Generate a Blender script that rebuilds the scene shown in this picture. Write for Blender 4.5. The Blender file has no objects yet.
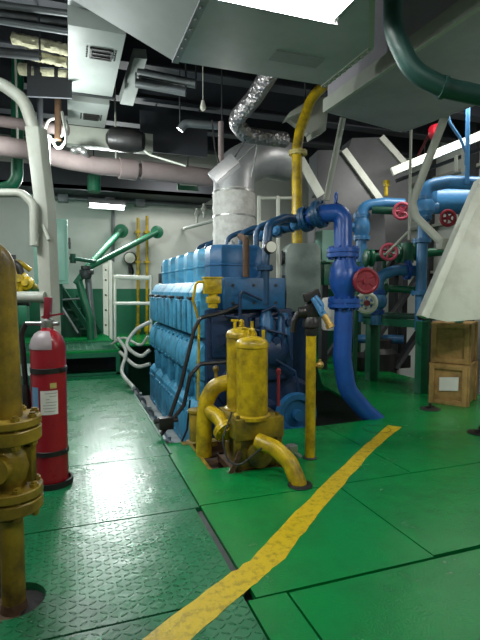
import bpy, bmesh, math, random
from mathutils import Vector as V, Matrix
random.seed(7)
PI = math.pi
scn = bpy.context.scene
COL = scn.collection

# ------------------------------------------------------------------ camera
PSI, TH, H, F = math.radians(19.5), math.radians(3.6), 1.2, 480.0
FWD = V((math.sin(PSI)*math.cos(TH), math.cos(PSI)*math.cos(TH), -math.sin(TH)))
RGT = V((math.cos(PSI), -math.sin(PSI), 0))
UPV = RGT.cross(FWD)
EYE = V((0, 0, H))
cd = bpy.data.cameras.new('camera'); cam = bpy.data.objects.new('camera', cd); COL.objects.link(cam)
cam.location = EYE; cam.rotation_euler = (PI/2-TH, 0, -PSI)
cd.sensor_fit = 'VERTICAL'; cd.sensor_height = 24; cd.lens = 18; cd.clip_start = .02
scn.camera = cam

def ray(px, py): return FWD + RGT*((px-240)/F) - UPV*((py-320)/F)
def P(px, py, D): return EYE + ray(px, py)*D
def onz(px, py, z=0.0):
    r = ray(px, py); return EYE + r*((z-H)/r.z)
def onY(px, py, y):
    r = ray(px, py); return EYE + r*(y/r.y)
def onX(px, py, x):
    r = ray(px, py); return EYE + r*(x/r.x)
def PP(*pts): return [P(*p) for p in pts]

# ------------------------------------------------------------------ materials
MATS = {}
def paint(name, col, rough=.45, metal=0.0, grime=.35, gcol=(.02, .018, .014), gscale=6.0, bump=.15, bscale=40.0, thr=.55, coat=0.0):
    m = bpy.data.materials.new(name); m.use_nodes = True
    nt = m.node_tree; N = nt.nodes; L = nt.links
    b = N['Principled BSDF']
    tc = N.new('ShaderNodeNewGeometry')
    n1 = N.new('ShaderNodeTexNoise'); n1.inputs['Scale'].default_value = gscale; n1.inputs['Detail'].default_value = 8; n1.inputs['Roughness'].default_value = .65
    L.new(tc.outputs['Position'], n1.inputs['Vector'])
    rp = N.new('ShaderNodeValToRGB'); rp.color_ramp.elements[0].position = thr-.12; rp.color_ramp.elements[1].position = thr+.2
    rp.color_ramp.elements[0].color = (0, 0, 0, 1); rp.color_ramp.elements[1].color = (grime, grime, grime, 1)
    L.new(n1.outputs['Fac'], rp.inputs['Fac'])
    mx = N.new('ShaderNodeMix'); mx.data_type = 'RGBA'
    mx.inputs['A'].default_value = (*col, 1); mx.inputs['B'].default_value = (*gcol, 1)
    L.new(rp.outputs['Color'], mx.inputs['Factor'])
    L.new(mx.outputs['Result'], b.inputs['Base Color'])
    n2 = N.new('ShaderNodeTexNoise'); n2.inputs['Scale'].default_value = bscale; n2.inputs['Detail'].default_value = 4
    L.new(tc.outputs['Position'], n2.inputs['Vector'])
    mr = N.new('ShaderNodeMapRange'); mr.inputs['To Min'].default_value = max(.05, rough-.12); mr.inputs['To Max'].default_value = rough+.15
    L.new(n1.outputs['Fac'], mr.inputs['Value']); L.new(mr.outputs['Result'], b.inputs['Roughness'])
    bp = N.new('ShaderNodeBump'); bp.inputs['Strength'].default_value = bump; bp.inputs['Distance'].default_value = .01
    L.new(n2.outputs['Fac'], bp.inputs['Height']); L.new(bp.outputs['Normal'], b.inputs['Normal'])
    b.inputs['Metallic'].default_value = metal
    if coat: b.inputs['Coat Weight'].default_value = coat; b.inputs['Coat Roughness'].default_value = .15
    MATS[name] = m; return m

def emit(name, col, s):
    m = bpy.data.materials.new(name); m.use_nodes = True
    b = m.node_tree.nodes['Principled BSDF']
    b.inputs['Base Color'].default_value = (*col, 1); b.inputs['Emission Color'].default_value = (*col, 1); b.inputs['Emission Strength'].default_value = s
    MATS[name] = m; return m

def deck(name, col, tread, rough, grime=.35, bumpd=.0035):
    """painted steel deck plate; tread = strength of the raised lugs"""
    m = paint(name, col, rough, 0, grime, (.005, .05, .02), 3.5, .22 if tread < .5 else .1, 110 if tread < .5 else 60, .56)
    nt = m.node_tree; N = nt.nodes; L = nt.links
    b = N['Principled BSDF']; old = [n for n in N if n.type == 'BUMP'][0]
    geo = [n for n in N if n.type == 'NEW_GEOMETRY'][0]
    sx = N.new('ShaderNodeSeparateXYZ'); L.new(geo.outputs['Position'], sx.inputs[0])
    def M(op, a, c=None, d=None):
        n = N.new('ShaderNodeMath'); n.operation = op
        for i, q in enumerate((a, c, d)):
            if q is None: continue
            if isinstance(q, (int, float)): n.inputs[i].default_value = q
            else: L.new(q, n.inputs[i])
        return n.outputs[0]
    pitch = .036
    x = M('DIVIDE', M('ADD', sx.outputs['X'], 50), pitch); y = M('DIVIDE', M('ADD', sx.outputs['Y'], 50), pitch)
    ix, iy = M('FLOOR', x), M('FLOOR', y)
    fx, fy = M('SUBTRACT', M('FRACT', x), .5), M('SUBTRACT', M('FRACT', y), .5)
    sgn = M('SUBTRACT', 1, M('MULTIPLY', 2, M('MODULO', M('ADD', ix, iy), 2)))
    sy = M('MULTIPLY', sgn, fy)
    u = M('ADD', M('MULTIPLY', fx, .8), M('MULTIPLY', sy, .6)); v = M('SUBTRACT', M('MULTIPLY', sy, .8), M('MULTIPLY', fx, .6))
    e = M('ADD', M('POWER', M('DIVIDE', u, .46), 2), M('POWER', M('DIVIDE', v, .15), 2))
    h = N.new('ShaderNodeMapRange'); h.interpolation_type = 'SMOOTHSTEP'
    h.inputs['From Min'].default_value = 1; h.inputs['From Max'].default_value = .25
    L.new(e, h.inputs['Value'])
    bp = N.new('ShaderNodeBump'); bp.inputs['Strength'].default_value = tread; bp.inputs['Distance'].default_value = bumpd
    L.new(h.outputs['Result'], bp.inputs['Height']); L.new(old.outputs['Normal'], bp.inputs['Normal'])
    L.new(bp.outputs['Normal'], b.inputs['Normal'])
    # dents and worn paint
    n3 = N.new('ShaderNodeTexNoise'); n3.inputs['Scale'].default_value = 5; n3.inputs['Detail'].default_value = 2
    L.new(geo.outputs['Position'], n3.inputs['Vector'])
    b3 = N.new('ShaderNodeBump'); b3.inputs['Strength'].default_value = .25; b3.inputs['Distance'].default_value = .02
    L.new(n3.outputs['Fac'], b3.inputs['Height']); L.new(b3.outputs['Normal'], old.inputs['Normal'])
    return m

deck('tread_green', (.006, .16, .06), 1.0, .27, .35, .006)
deck('smooth_green', (.001, .215, .045), .06, .22)
paint('floor_yellow', (.58, .42, .010), .35, 0, .95, (.035, .04, .008), 26, .2, 60, .60)
paint('gap_black', (.008, .008, .008), .6, 0, .2)
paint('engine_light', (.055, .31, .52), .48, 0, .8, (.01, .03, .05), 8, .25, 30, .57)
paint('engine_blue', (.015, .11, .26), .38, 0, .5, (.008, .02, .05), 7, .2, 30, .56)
paint('engine_dark', (.008, .032, .095), .42, 0, .6, (.006, .008, .014), 6, .25, 30, .52)
paint('pipe_blue', (.012, .078, .34), .33, 0, .35, (.01, .02, .07), 8, .12, 30, .58)
paint('pipe_light', (.045, .19, .40), .38, 0, .45, (.02, .06, .12), 10, .15, 40, .58)
paint('pipe_teal', (.010, .06, .14), .36, 0, .3, (.01, .02, .04), 8, .12)
paint('yellow', (.56, .385, .007), .34, 0, .9, (.035, .024, .006), 8, .2, 30, .53)
paint('yellow_old', (.36, .24, .018), .42, 0, .85, (.035, .024, .010), 7, .3, 25, .47)
paint('yellow_oily_shaded', (.34, .24, .015), .32, 0, .95, (.018, .014, .008), 5, .3, 25, .44)  # oil grime with shadow painted in, for the strainer base
paint('yellow_pale', (.50, .42, .14), .45, 0, .3, (.2, .15, .06), 8, .15)
paint('red', (.30, .008, .018), .3, 0, .25, (.08, .004, .004), 9, .06, 30, .6)
paint('red_wheel', (.22, .012, .025), .4, 0, .4, (.1, .01, .01), 20, .15)
paint('pink_wheel', (.55, .08, .13), .4, 0, .3, (.2, .02, .03), 20, .15)
paint('green', (.008, .13, .062), .4, 0, .4, (.004, .03, .015), 8, .15)
paint('green_dark', (.006, .07, .04), .45, 0, .4, (.004, .012, .01), 7, .15)
paint('teal_dark', (.016, .062, .052), .4, 0, .3, (.006, .02, .02), 7, .1)
paint('wrap_grey', (.33, .28, .30), .4, 0, .3, (.2, .17, .17), 12, .1)
paint('mint', (.26, .50, .41), .4, 0, .25, (.12, .25, .2), 5, .08)
paint('white', (.72, .75, .66), .45, 0, .35, (.26, .24, .17), 6, .12, 30, .6)
paint('wall_white', (.60, .63, .59), .55, 0, .3, (.42, .43, .36), 2.5, .08, 12, .55)
paint('wall_green', (.01, .15, .075), .4, 0, .3, (.006, .06, .03), 4, .1)
paint('cream', (.37, .39, .34), .45, 0, .4, (.22, .2, .14), 6, .15, 30, .58)
paint('grey_tank', (.26, .32, .29), .5, 0, .4, (.1, .11, .09), 7, .2)
paint('duct', (.50, .47, .53), .45, 0, .35, (.2, .21, .2), 3, .06, 12)
paint('duct_pale', (.36, .395, .375), .5, 0, .35, (.2, .21, .2), 3, .06, 12)
paint('duct_green', (.44, .46, .47), .5, 0, .3, (.2, .24, .2), 3, .06, 12)
paint('plate_grey', (.13, .135, .14), .5, 0, .4, (.08, .08, .08), 3, .08, 12)
paint('casing', (.33, .31, .35), .5, 0, .4, (.14, .15, .14), 3, .08, 12)
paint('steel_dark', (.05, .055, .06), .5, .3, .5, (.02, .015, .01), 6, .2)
paint('black', (.012, .012, .013), .42, 0, .4, (.04, .03, .02), 9, .2)
paint('ceiling_dark', (.032, .037, .047), .65, 0, .5, (.05, .05, .05), 3, .2)
paint('pipe_grey', (.16, .18, .19), .4, .3, .4, (.06, .05, .04), 6, .15)
paint('steel', (.42, .43, .42), .35, .8, .5, (.1, .08, .06), 12, .25)
paint('brass', (.50, .33, .10), .35, .7, .4, (.1, .06, .02), 14, .2)
paint('lag_pink', (.27, .215, .21), .7, 0, .45, (.2, .14, .13), 5, .4, 22)
paint('lag_white', (.66, .66, .62), .7, 0, .6, (.3, .28, .24), 11, .8, 26, .52)
paint('lag_wool', (.52, .50, .34), .8, 0, .7, (.12, .11, .06), 16, 1.0, 34, .5)
paint('sheet_metal', (.44, .45, .46), .42, .5, .4, (.2, .2, .2), 5, .15)
paint('wood', (.46, .28, .09), .65, 0, .7, (.11, .06, .022), 7, .4, 30, .5)
paint('paper', (.75, .75, .70), .6, 0, .2, (.5, .48, .4), 10, .02)
paint('paper_ink', (.22, .2, .22), .6, 0, .1)
paint('rust', (.10, .05, .022), .7, 0, .6, (.03, .018, .01), 10, .5, 30, .48)
paint('hose_white', (.45, .47, .43), .5, 0, .5, (.25, .23, .17), 12, .1)
paint('glass_dial', (.72, .72, .62), .2, 0, .1)
paint('blue_sticker', (.12, .28, .45), .5, 0, .1)
paint('cup_green', (.16, .42, .34), .45, 0, .2)
emit('lamp_white', (1.0, .98, .92), 3.5)
emit('lamp_bright', (1.0, .98, .93), 50.0)
emit('lamp_cool', (.92, 1.0, .96), 14.0)

def foil():
    m = paint('foil', (.42, .40, .41), .36, .85, .3, (.25, .22, .22), 14, .0)
    nt = m.node_tree; N = nt.nodes; L = nt.links
    geo = [n for n in N if n.type == 'NEW_GEOMETRY'][0]
    vo = N.new('ShaderNodeTexVoronoi'); vo.inputs['Scale'].default_value = 26; L.new(geo.outputs['Position'], vo.inputs['Vector'])
    bp = [n for n in N if n.type == 'BUMP'][0]; bp.inputs['Strength'].default_value = .6; bp.inputs['Distance'].default_value = .03
    L.new(vo.outputs['Distance'], bp.inputs['Height'])
foil()

# ------------------------------------------------------------------ mesh helpers
def frame(d):
    d = d.normalized(); a = V((0, 0, 1)) if abs(d.z) < .9 else V((1, 0, 0))
    s = d.cross(a).normalized(); return s, s.cross(d).normalized()

def rings(bm, rs, close=True):
    vs = [[bm.verts.new(p) for p in r] for r in rs]; n = len(rs[0])
    for a, b in zip(vs, vs[1:]):
        for i in range(n):
            j = (i+1) % n
            try: bm.faces.new((a[i], a[j], b[j], b[i]))
            except ValueError: pass
    if close:
        for r, rev in ((vs[0], True), (vs[-1], False)):
            try: bm.faces.new(r[::-1] if rev else r)
            except ValueError: pass
    return vs

def fillet(pts, rad, k=7):
    if rad <= 0 or len(pts) < 3: return list(pts)
    out = [pts[0]]
    for i in range(1, len(pts)-1):
        p, a, b = pts[i], pts[i-1]-pts[i], pts[i+1]-pts[i]
        ang = a.angle(b)
        if ang > PI-.03: out.append(p); continue
        t = min(rad/math.tan(ang/2), a.length*.48, b.length*.48)
        p0, p1 = p+a.normalized()*t, p+b.normalized()*t
        for j in range(k+1):
            u = j/k; out.append(p0*(1-u)**2 + p*2*u*(1-u) + p1*u*u)
    out.append(pts[-1]); return out

def tube(bm, pts, r, rad=None, n=14):
    pts = [V(p) for p in pts]; rr = r if not isinstance(r, (list, tuple)) else max(r)
    pts = fillet(pts, rr*2.2 if rad is None else rad)
    d = (pts[1]-pts[0]).normalized(); s, u = frame(d); rs = []
    for i, p in enumerate(pts):
        if i == 0: t = pts[1]-pts[0]
        elif i == len(pts)-1: t = pts[-1]-pts[-2]
        else: t = (pts[i+1]-pts[i]).normalized()+(pts[i]-pts[i-1]).normalized()
        t.normalize(); q = d.rotation_difference(t); s = q @ s; u = q @ u; d = t
        rs.append([p+(s*math.cos(2*PI*k/n)+u*math.sin(2*PI*k/n))*rr for k in range(n)])
    rings(bm, rs)

def lathe(bm, o, ax, prof, n=20, cap=True):
    o, ax = V(o), V(ax).normalized(); s, u = frame(ax)
    rings(bm, [[o+ax*h+(s*math.cos(2*PI*k/n)+u*math.sin(2*PI*k/n))*max(r, 1e-4) for k in range(n)] for r, h in prof], cap)

def spline(pts, k=8):
    pts = [V(p) for p in pts]; q = [pts[0]*2-pts[1]]+pts+[pts[-1]*2-pts[-2]]; o = []
    for i in range(1, len(q)-2):
        a, b, c, d = q[i-1:i+3]
        for j in range(k):
            u = j/k; o.append(.5*((2*b)+(c-a)*u+(2*a-5*b+4*c-d)*u*u+(3*b-a-3*c+d)*u**3))
    return o+[pts[-1]]

def cyl(bm, a, b, r, n=16, r2=None):
    a, b = V(a), V(b); lathe(bm, a, b-a, [(r, 0), (r if r2 is None else r2, (b-a).length)], n)

def obox(bm, c, ax, ay, az, bev=0):
    c = V(c); vs = {}
    for i in (-1, 1):
        for j in (-1, 1):
            for k in (-1, 1): vs[i, j, k] = bm.verts.new(c+V(ax)*i+V(ay)*j+V(az)*k)
    q = [((-1,-1,-1),(-1,1,-1),(1,1,-1),(1,-1,-1)), ((-1,-1,1),(1,-1,1),(1,1,1),(-1,1,1)), ((-1,-1,-1),(1,-1,-1),(1,-1,1),(-1,-1,1)),
         ((1,-1,-1),(1,1,-1),(1,1,1),(1,-1,1)), ((1,1,-1),(-1,1,-1),(-1,1,1),(1,1,1)), ((-1,1,-1),(-1,-1,-1),(-1,-1,1),(-1,1,1))]
    fs = [bm.faces.new([vs[t] for t in f]) for f in q]
    if bev:
        es = list({e for f in fs for e in f.edges})
        bmesh.ops.bevel(bm, geom=es, offset=bev, segments=2, profile=.6, affect='EDGES')

def box(bm, lo, hi, bev=0):
    lo, hi = V(lo), V(hi); c = (lo+hi)/2; h = (hi-lo)/2
    obox(bm, c, (abs(h.x), 0, 0), (0, abs(h.y), 0), (0, 0, abs(h.z)), bev)

def beam(bm, a, b, w, h, up=(0, 0, 1), bev=0):
    a, b = V(a), V(b); d = b-a; u = V(up); s = d.cross(u).normalized(); u2 = s.cross(d).normalized()
    obox(bm, (a+b)/2, d/2, s*w/2, u2*h/2, bev)

def prism(bm, poly, ext, bev=0):
    a = [bm.verts.new(V(p)) for p in poly]; b = [bm.verts.new(V(p)+V(ext)) for p in poly]; n = len(poly)
    fs = [bm.faces.new(a[::-1]), bm.faces.new(b)]
    for i in range(n): fs.append(bm.faces.new((a[i], a[(i+1) % n], b[(i+1) % n], b[i])))
    if bev: bmesh.ops.bevel(bm, geom=list({e for f in fs for e in f.edges}), offset=bev, segments=2, profile=.6, affect='EDGES')
    bmesh.ops.recalc_face_normals(bm, faces=[f for f in bm.faces if f.is_valid])

def torus(bm, c, ax, R, r, n=28, m=8):
    c, ax = V(c), V(ax).normalized(); s, u = frame(ax); vs = []
    for i in range(n):
        a = 2*PI*i/n; d = s*math.cos(a)+u*math.sin(a)
        vs.append([bm.verts.new(c+d*(R+r*math.cos(2*PI*j/m))+ax*(r*math.sin(2*PI*j/m))) for j in range(m)])
    for i in range(n):
        for j in range(m):
            bm.faces.new((vs[i][j], vs[(i+1) % n][j], vs[(i+1) % n][(j+1) % m], vs[i][(j+1) % m]))

def ball(bm, c, r, sc=(1, 1, 1), n=12):
    bmesh.ops.create_uvsphere(bm, u_segments=n, v_segments=max(6, n//2+2), radius=r, matrix=Matrix.Translation(V(c)) @ Matrix.Diagonal((*sc, 1)))

def flange(bm, p, ax, r, t=.03, nb=8, double=True):
    p, ax = V(p), V(ax).normalized(); s, u = frame(ax)
    if double:
        cyl(bm, p-ax*t, p-ax*t*.08, r, 22); cyl(bm, p+ax*t*.08, p+ax*t, r, 22)
        cyl(bm, p-ax*t*.1, p+ax*t*.1, r*.9, 18)
    else: cyl(bm, p-ax*t/2, p+ax*t/2, r, 22)
    for k in range(nb):
        a = 2*PI*k/nb+.2; q = p+(s*math.cos(a)+u*math.sin(a))*r*.82; w = t*1.5 if double else t
        cyl(bm, q-ax*w, q+ax*w, r*.09, 6)

def wheel(bm, c, ax, R, r=None, spokes=5, stem=.1):
    c, ax = V(c), V(ax).normalized(); r = r or R*.14; torus(bm, c, ax, R-r, r, 26, 8); s, u = frame(ax)
    for k in range(spokes):
        a = 2*PI*k/spokes; cyl(bm, c, c+(s*math.cos(a)+u*math.sin(a))*(R-r), r*.6, 6)
    cyl(bm, c-ax*r*1.2, c+ax*r*1.4, R*.24, 10)
    if stem: cyl(bm, c-ax*stem, c, R*.1, 8)

WO = {}          # world origin of each object
def obj(name, bm, mat, parent=None, label=None):
    me = bpy.data.meshes.new(name)
    bmesh.ops.recalc_face_normals(bm, faces=bm.faces)
    bm.to_mesh(me); bm.free()
    co = [v.co for v in me.vertices]
    lo = V([min(c[i] for c in co) for i in range(3)]); hi = V([max(c[i] for c in co) for i in range(3)])
    c = (lo+hi)/2
    if not parent: c.z = lo.z
    me.transform(Matrix.Translation(-c))
    me.polygons.foreach_set('use_smooth', [True]*len(me.polygons))
    me.set_sharp_from_angle(angle=math.radians(38))
    me.materials.append(MATS[mat] if isinstance(mat, str) else mat)
    o = bpy.data.objects.new(name, me); COL.objects.link(o)
    if parent: o.parent = parent; o.location = c-WO[parent]
    else: o.location = c
    WO[o] = c.copy()
    if label: o['label'] = label
    return o

THINGS = []
def thing(name, label, cat, group=None):
    o = bpy.data.objects.new(name, None); o.empty_display_size = .1; COL.objects.link(o)
    o['label'] = label; o['category'] = cat
    if group: o['group'] = group
    WO[o] = V((0, 0, 0)); THINGS.append(o); return o
def tag(o, label, cat, group=None):
    o['label'] = label; o['category'] = cat
    if group: o['group'] = group
    return o
def struct(o): o['kind'] = 'structure'; return o
def mk(fn, *a, **k):
    bm = bmesh.new(); fn(bm, *a, **k); return bm
def new(): return bmesh.new()
def settle():            # put each Empty at the base of its thing
    for t in THINGS:
        pts = []
        def walk(o):
            for c in o.children:
                if c.type == 'MESH':
                    for k in c.bound_box: pts.append(WO[c]+V(k))
                walk(c)
        walk(t)
        lo = V([min(p[i] for p in pts) for i in range(3)]); hi = V([max(p[i] for p in pts) for i in range(3)])
        b = V(((lo.x+hi.x)/2, (lo.y+hi.y)/2, lo.z)); t.location = b
        for c in t.children: c.location = c.location-b

# ================================================================== THE ROOM
XL, XR, YB, YF, ZP, ZC = -3.2, 6.4, -2.2, 9.6, -1.1, 4.2
struct(obj('pit_floor', mk(box, (XL, YB, ZP-.1), (XR, YF+.2, ZP)), 'black'))
struct(obj('ceiling', mk(box, (XL-.2, YB-.2, ZC), (XR+.2, YF+.4, ZC+.1)), 'ceiling_dark'))
wf = struct(obj('wall_far', mk(box, (XL-.2, YF, 1.22), (XR+.2, YF+.2, ZC)), 'wall_white'))
obj('green_dado', mk(box, (XL-.2, YF-.004, ZP), (XR+.2, YF+.2, 1.22)), 'wall_green', wf, 'dark green painted lower band')
struct(obj('wall_left', mk(box, (XL-.2, YB, ZP), (XL, YF, ZC)), 'wall_white'))
struct(obj('wall_back', mk(box, (XL-.2, YB-.2, ZP), (XR+.2, YB, ZC)), 'wall_white'))
wr = struct(obj('wall_right', mk(box, (XR, YB, ZP), (XR+.2, YF, ZC)), 'wall_white'))
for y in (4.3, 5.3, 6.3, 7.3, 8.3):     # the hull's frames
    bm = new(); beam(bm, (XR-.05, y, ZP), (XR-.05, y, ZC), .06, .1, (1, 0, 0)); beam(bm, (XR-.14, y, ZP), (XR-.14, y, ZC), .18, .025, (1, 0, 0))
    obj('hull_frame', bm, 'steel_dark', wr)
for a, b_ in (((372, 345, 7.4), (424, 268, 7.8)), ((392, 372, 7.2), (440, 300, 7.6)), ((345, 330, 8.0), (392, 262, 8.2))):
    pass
bm = new()
for z in (1.5, 2.35, 3.2): box(bm, (XR-.12, YB, z), (XR, YF, z+.05))
obj('hull_stringer', bm, 'cream', wr)

# ------------------------------------------------------------------ floor
fl = struct(obj('floor', mk(prism, [(-.2, -2, -.1), (.56, -2, -.1), (.56, 6.6, -.1), (-.2, 6.6, -.1)], (0, 0, .07)), 'gap_black'))
def plate(poly, mat='smooth_green', label=None, z=0.0):
    return obj('floor_plate', mk(prism, [(x, y, z-.03) for x, y in poly], (0, 0, .03)), mat, fl, label)
G = .005
LX, MX = -.29, .655
def rect(x0, y0, x1, y1): return [(x0+G, y0+G), (x1-G, y0+G), (x1-G, y1-G), (x0+G, y1-G)]
# pipe hole in the plate by the yellow valve
hc = onz(14, 600)
def hole_plate():
    x0, y0, x1, y1 = LX+G, 1.71+G, .625, 2.51-G
    n = 24; ell = [(hc.x+.115*math.cos(a), hc.y+.115*math.sin(a)) for a in [PI+2*PI*k/n for k in range(n+1)]]
    pts = [(x0, y0), (x1, y0), (x1, y1), (x0, y1)]
    keep = [p for p in ell if p[0] > x0]
    keep.sort(key=lambda p: -math.atan2(p[1]-hc.y, p[0]-hc.x))
    return pts+keep
plate(rect(LX-.6, YB, .62, 1.71), 'tread_green', 'tread-patterned green plate nearest the camera')
plate(hole_plate(), 'tread_green')
plate(rect(LX, 2.51, MX, 3.40), 'tread_green')
plate(rect(LX, 3.40, MX+.02, 6.95), 'tread_green')
plate(rect(.62, YB, .79, 1.675))
plate([(.79+G, YB), (4.4, YB), (4.4, 1.675-.012), (.79+G, 1.675-.012)])
plate([(.662, 1.675+G), (1.525-.004, 1.675+G), (1.525-.004, 2.53-G), (.662, 2.53-G)])
plate(rect(1.525, 1.685, 4.4, 2.53))
T0, T1, T2, T3 = .86, 1.50, 3.03, 3.70      # strainer tray opening
plate([(.66, 2.53+G), (2.09-G, 2.53+G), (2.09-G, T3), (T1, T3), (T1, T2), (T0, T2), (T0, T3-.04), (.66, T3-.04)])
pe = [onz(384, 418), onz(350, 401), onz(323, 385), onz(316, 362)]
plate([(2.09+G, 2.53+G), (4.4, 2.53+G), (4.4, 8.2), (3.2, 8.2), (pe[3].x, pe[3].y), (pe[2].x, pe[2].y), (pe[1].x, pe[1].y), (pe[0].x, pe[0].y), (2.09+G, T3)])
# supports under the plates
bm = new()
for a, b in (((.6, -1.9), (.6, 6.9)), ((.8, 1.66), (4.3, 1.66)), ((.7, 2.53), (4.3, 2.53))):
    beam(bm, (a[0], a[1], -.09), (b[0], b[1], -.09), .12, .1)
for x, y in ((-.2, .5), (.55, .5), (-.2, 3), (.55, 3.6), (.55, 6), (-.2, 6), (2.2, 3.4), (4.2, 3.4), (4.2, 7.8), (4.2, .5), (1.5, .5), (3.4, 6.5), (1.7, 2.6)):
    beam(bm, (x, y, ZP), (x, y, -.031), .08, .08, (1, 0, 0))
obj('support_beam', bm, 'gap_black', fl)
# edge angle of the gangway along the pit
obj('edge_strip', mk(box, (MX+.012, 3.42, -.08), (MX+.03, 6.93, .006)), 'green', fl)
# yellow line painted across the plates
bm = new()
a0, a1 = onz(122, 662, .0012), onz(188, 652, .0012)
L0 = [onz(*q, .0012) for q in ((120, 655), (232, 572), (250, 560), (300, 507), (356, 453), (378, 434), (388, 425))]
L1 = [onz(*q, .0012) for q in ((172, 655), (252, 586), (285, 558), (322, 509), (371, 453), (390, 436), (402, 427))]
# resample with ragged edges
def ragged(l, s):
    o = []
    for a, b in zip(l, l[1:]):
        for k in range(8):
            p = a.lerp(b, k/8); p += V((random.uniform(-s, s), random.uniform(-s, s), 0)); o.append(p)
    return o+[l[-1]]
A, B = ragged(L0, .005), ragged(L1, .005)
va = [bm.verts.new(p) for p in A]; vb = [bm.verts.new(p) for p in B]
for i in range(len(va)-1): bm.faces.new((va[i], vb[i], vb[i+1], va[i+1]))
obj('painted_line', bm, 'floor_yellow', fl, 'worn yellow line painted across the green plates')
# the slot with a flat bar between the plates
obj('slot_bar', mk(box, (.627, 1.76, -.035), (.659, 2.50, -.018)), 'steel_dark', fl)
# lifting rings in the plates
for q, s in (((430, 409), 1), ((480, 433), 1)):
    c = onz(*q, 0)
    bm = new(); lathe(bm, c, (0, 0, 1), [(.10, -.0), (.10, .006), (.07, .012), (.02, .014)], 20); cyl(bm, c+V((0, 0, .012)), c+V((0, 0, .06)), .014, 8); box(bm, c+V((-.05, -.01, .02)), c+V((.05, .01, .032)))
    tag(obj('deck_socket_cap', bm, 'black'), 'black round cap with a short stem on the green plate before the crates' if q[0] == 430 else 'black round cap in the green plate at the right edge of the photo', 'cap', 'black caps in the floor plates')
bm = new(); torus(bm, onz(377, 429, .001), (0, 0, 1), .115, .0025, 36, 5); obj('round_cut', bm, 'gap_black', fl)

# raised step at the far end of the gangway
t = struct(obj('step_platform', mk(box, (LX-.5, 6.98, .315), (.66, 9.58, .35)), 'smooth_green'))
bm = new(); box(bm, (LX-.5, 6.98, .25), (.66, 7.03, .314)); box(bm, (.6, 6.98, 0), (.66, 7.03, .25)); box(bm, (LX-.5, 6.98, 0), (LX+.12, 7.03, .25)); box(bm, (LX, 6.98, 0), (.66, 7.03, .03))
obj('step_frame', bm, 'green', t)
obj('step_back', mk(box, (LX-.5, 7.5, 0), (.66, 7.52, .31)), 'gap_black', t)
bm = new()
for k in range(26): box(bm, (LX-.4, 7.06+k*.045, .35), (.62, 7.075+k*.045, .358))
for k in range(12): box(bm, (LX-.4+k*.09, 7.06, .35), (LX-.385+k*.09, 8.2, .356))
obj('grating', bm, 'green', t)
struct(obj('end_platform', mk(box, (.70, 7.75, .3), (2.6, 9.58, .33)), 'smooth_green'))
bm = new()
for x in (.8, 2.5): box(bm, (x, 7.8, ZP), (x+.06, 7.86, .3)); box(bm, (x, 9.4, ZP), (x+.06, 9.46, .3))
struct(obj('end_platform_leg_frame', bm, 'green_dark'))

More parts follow.
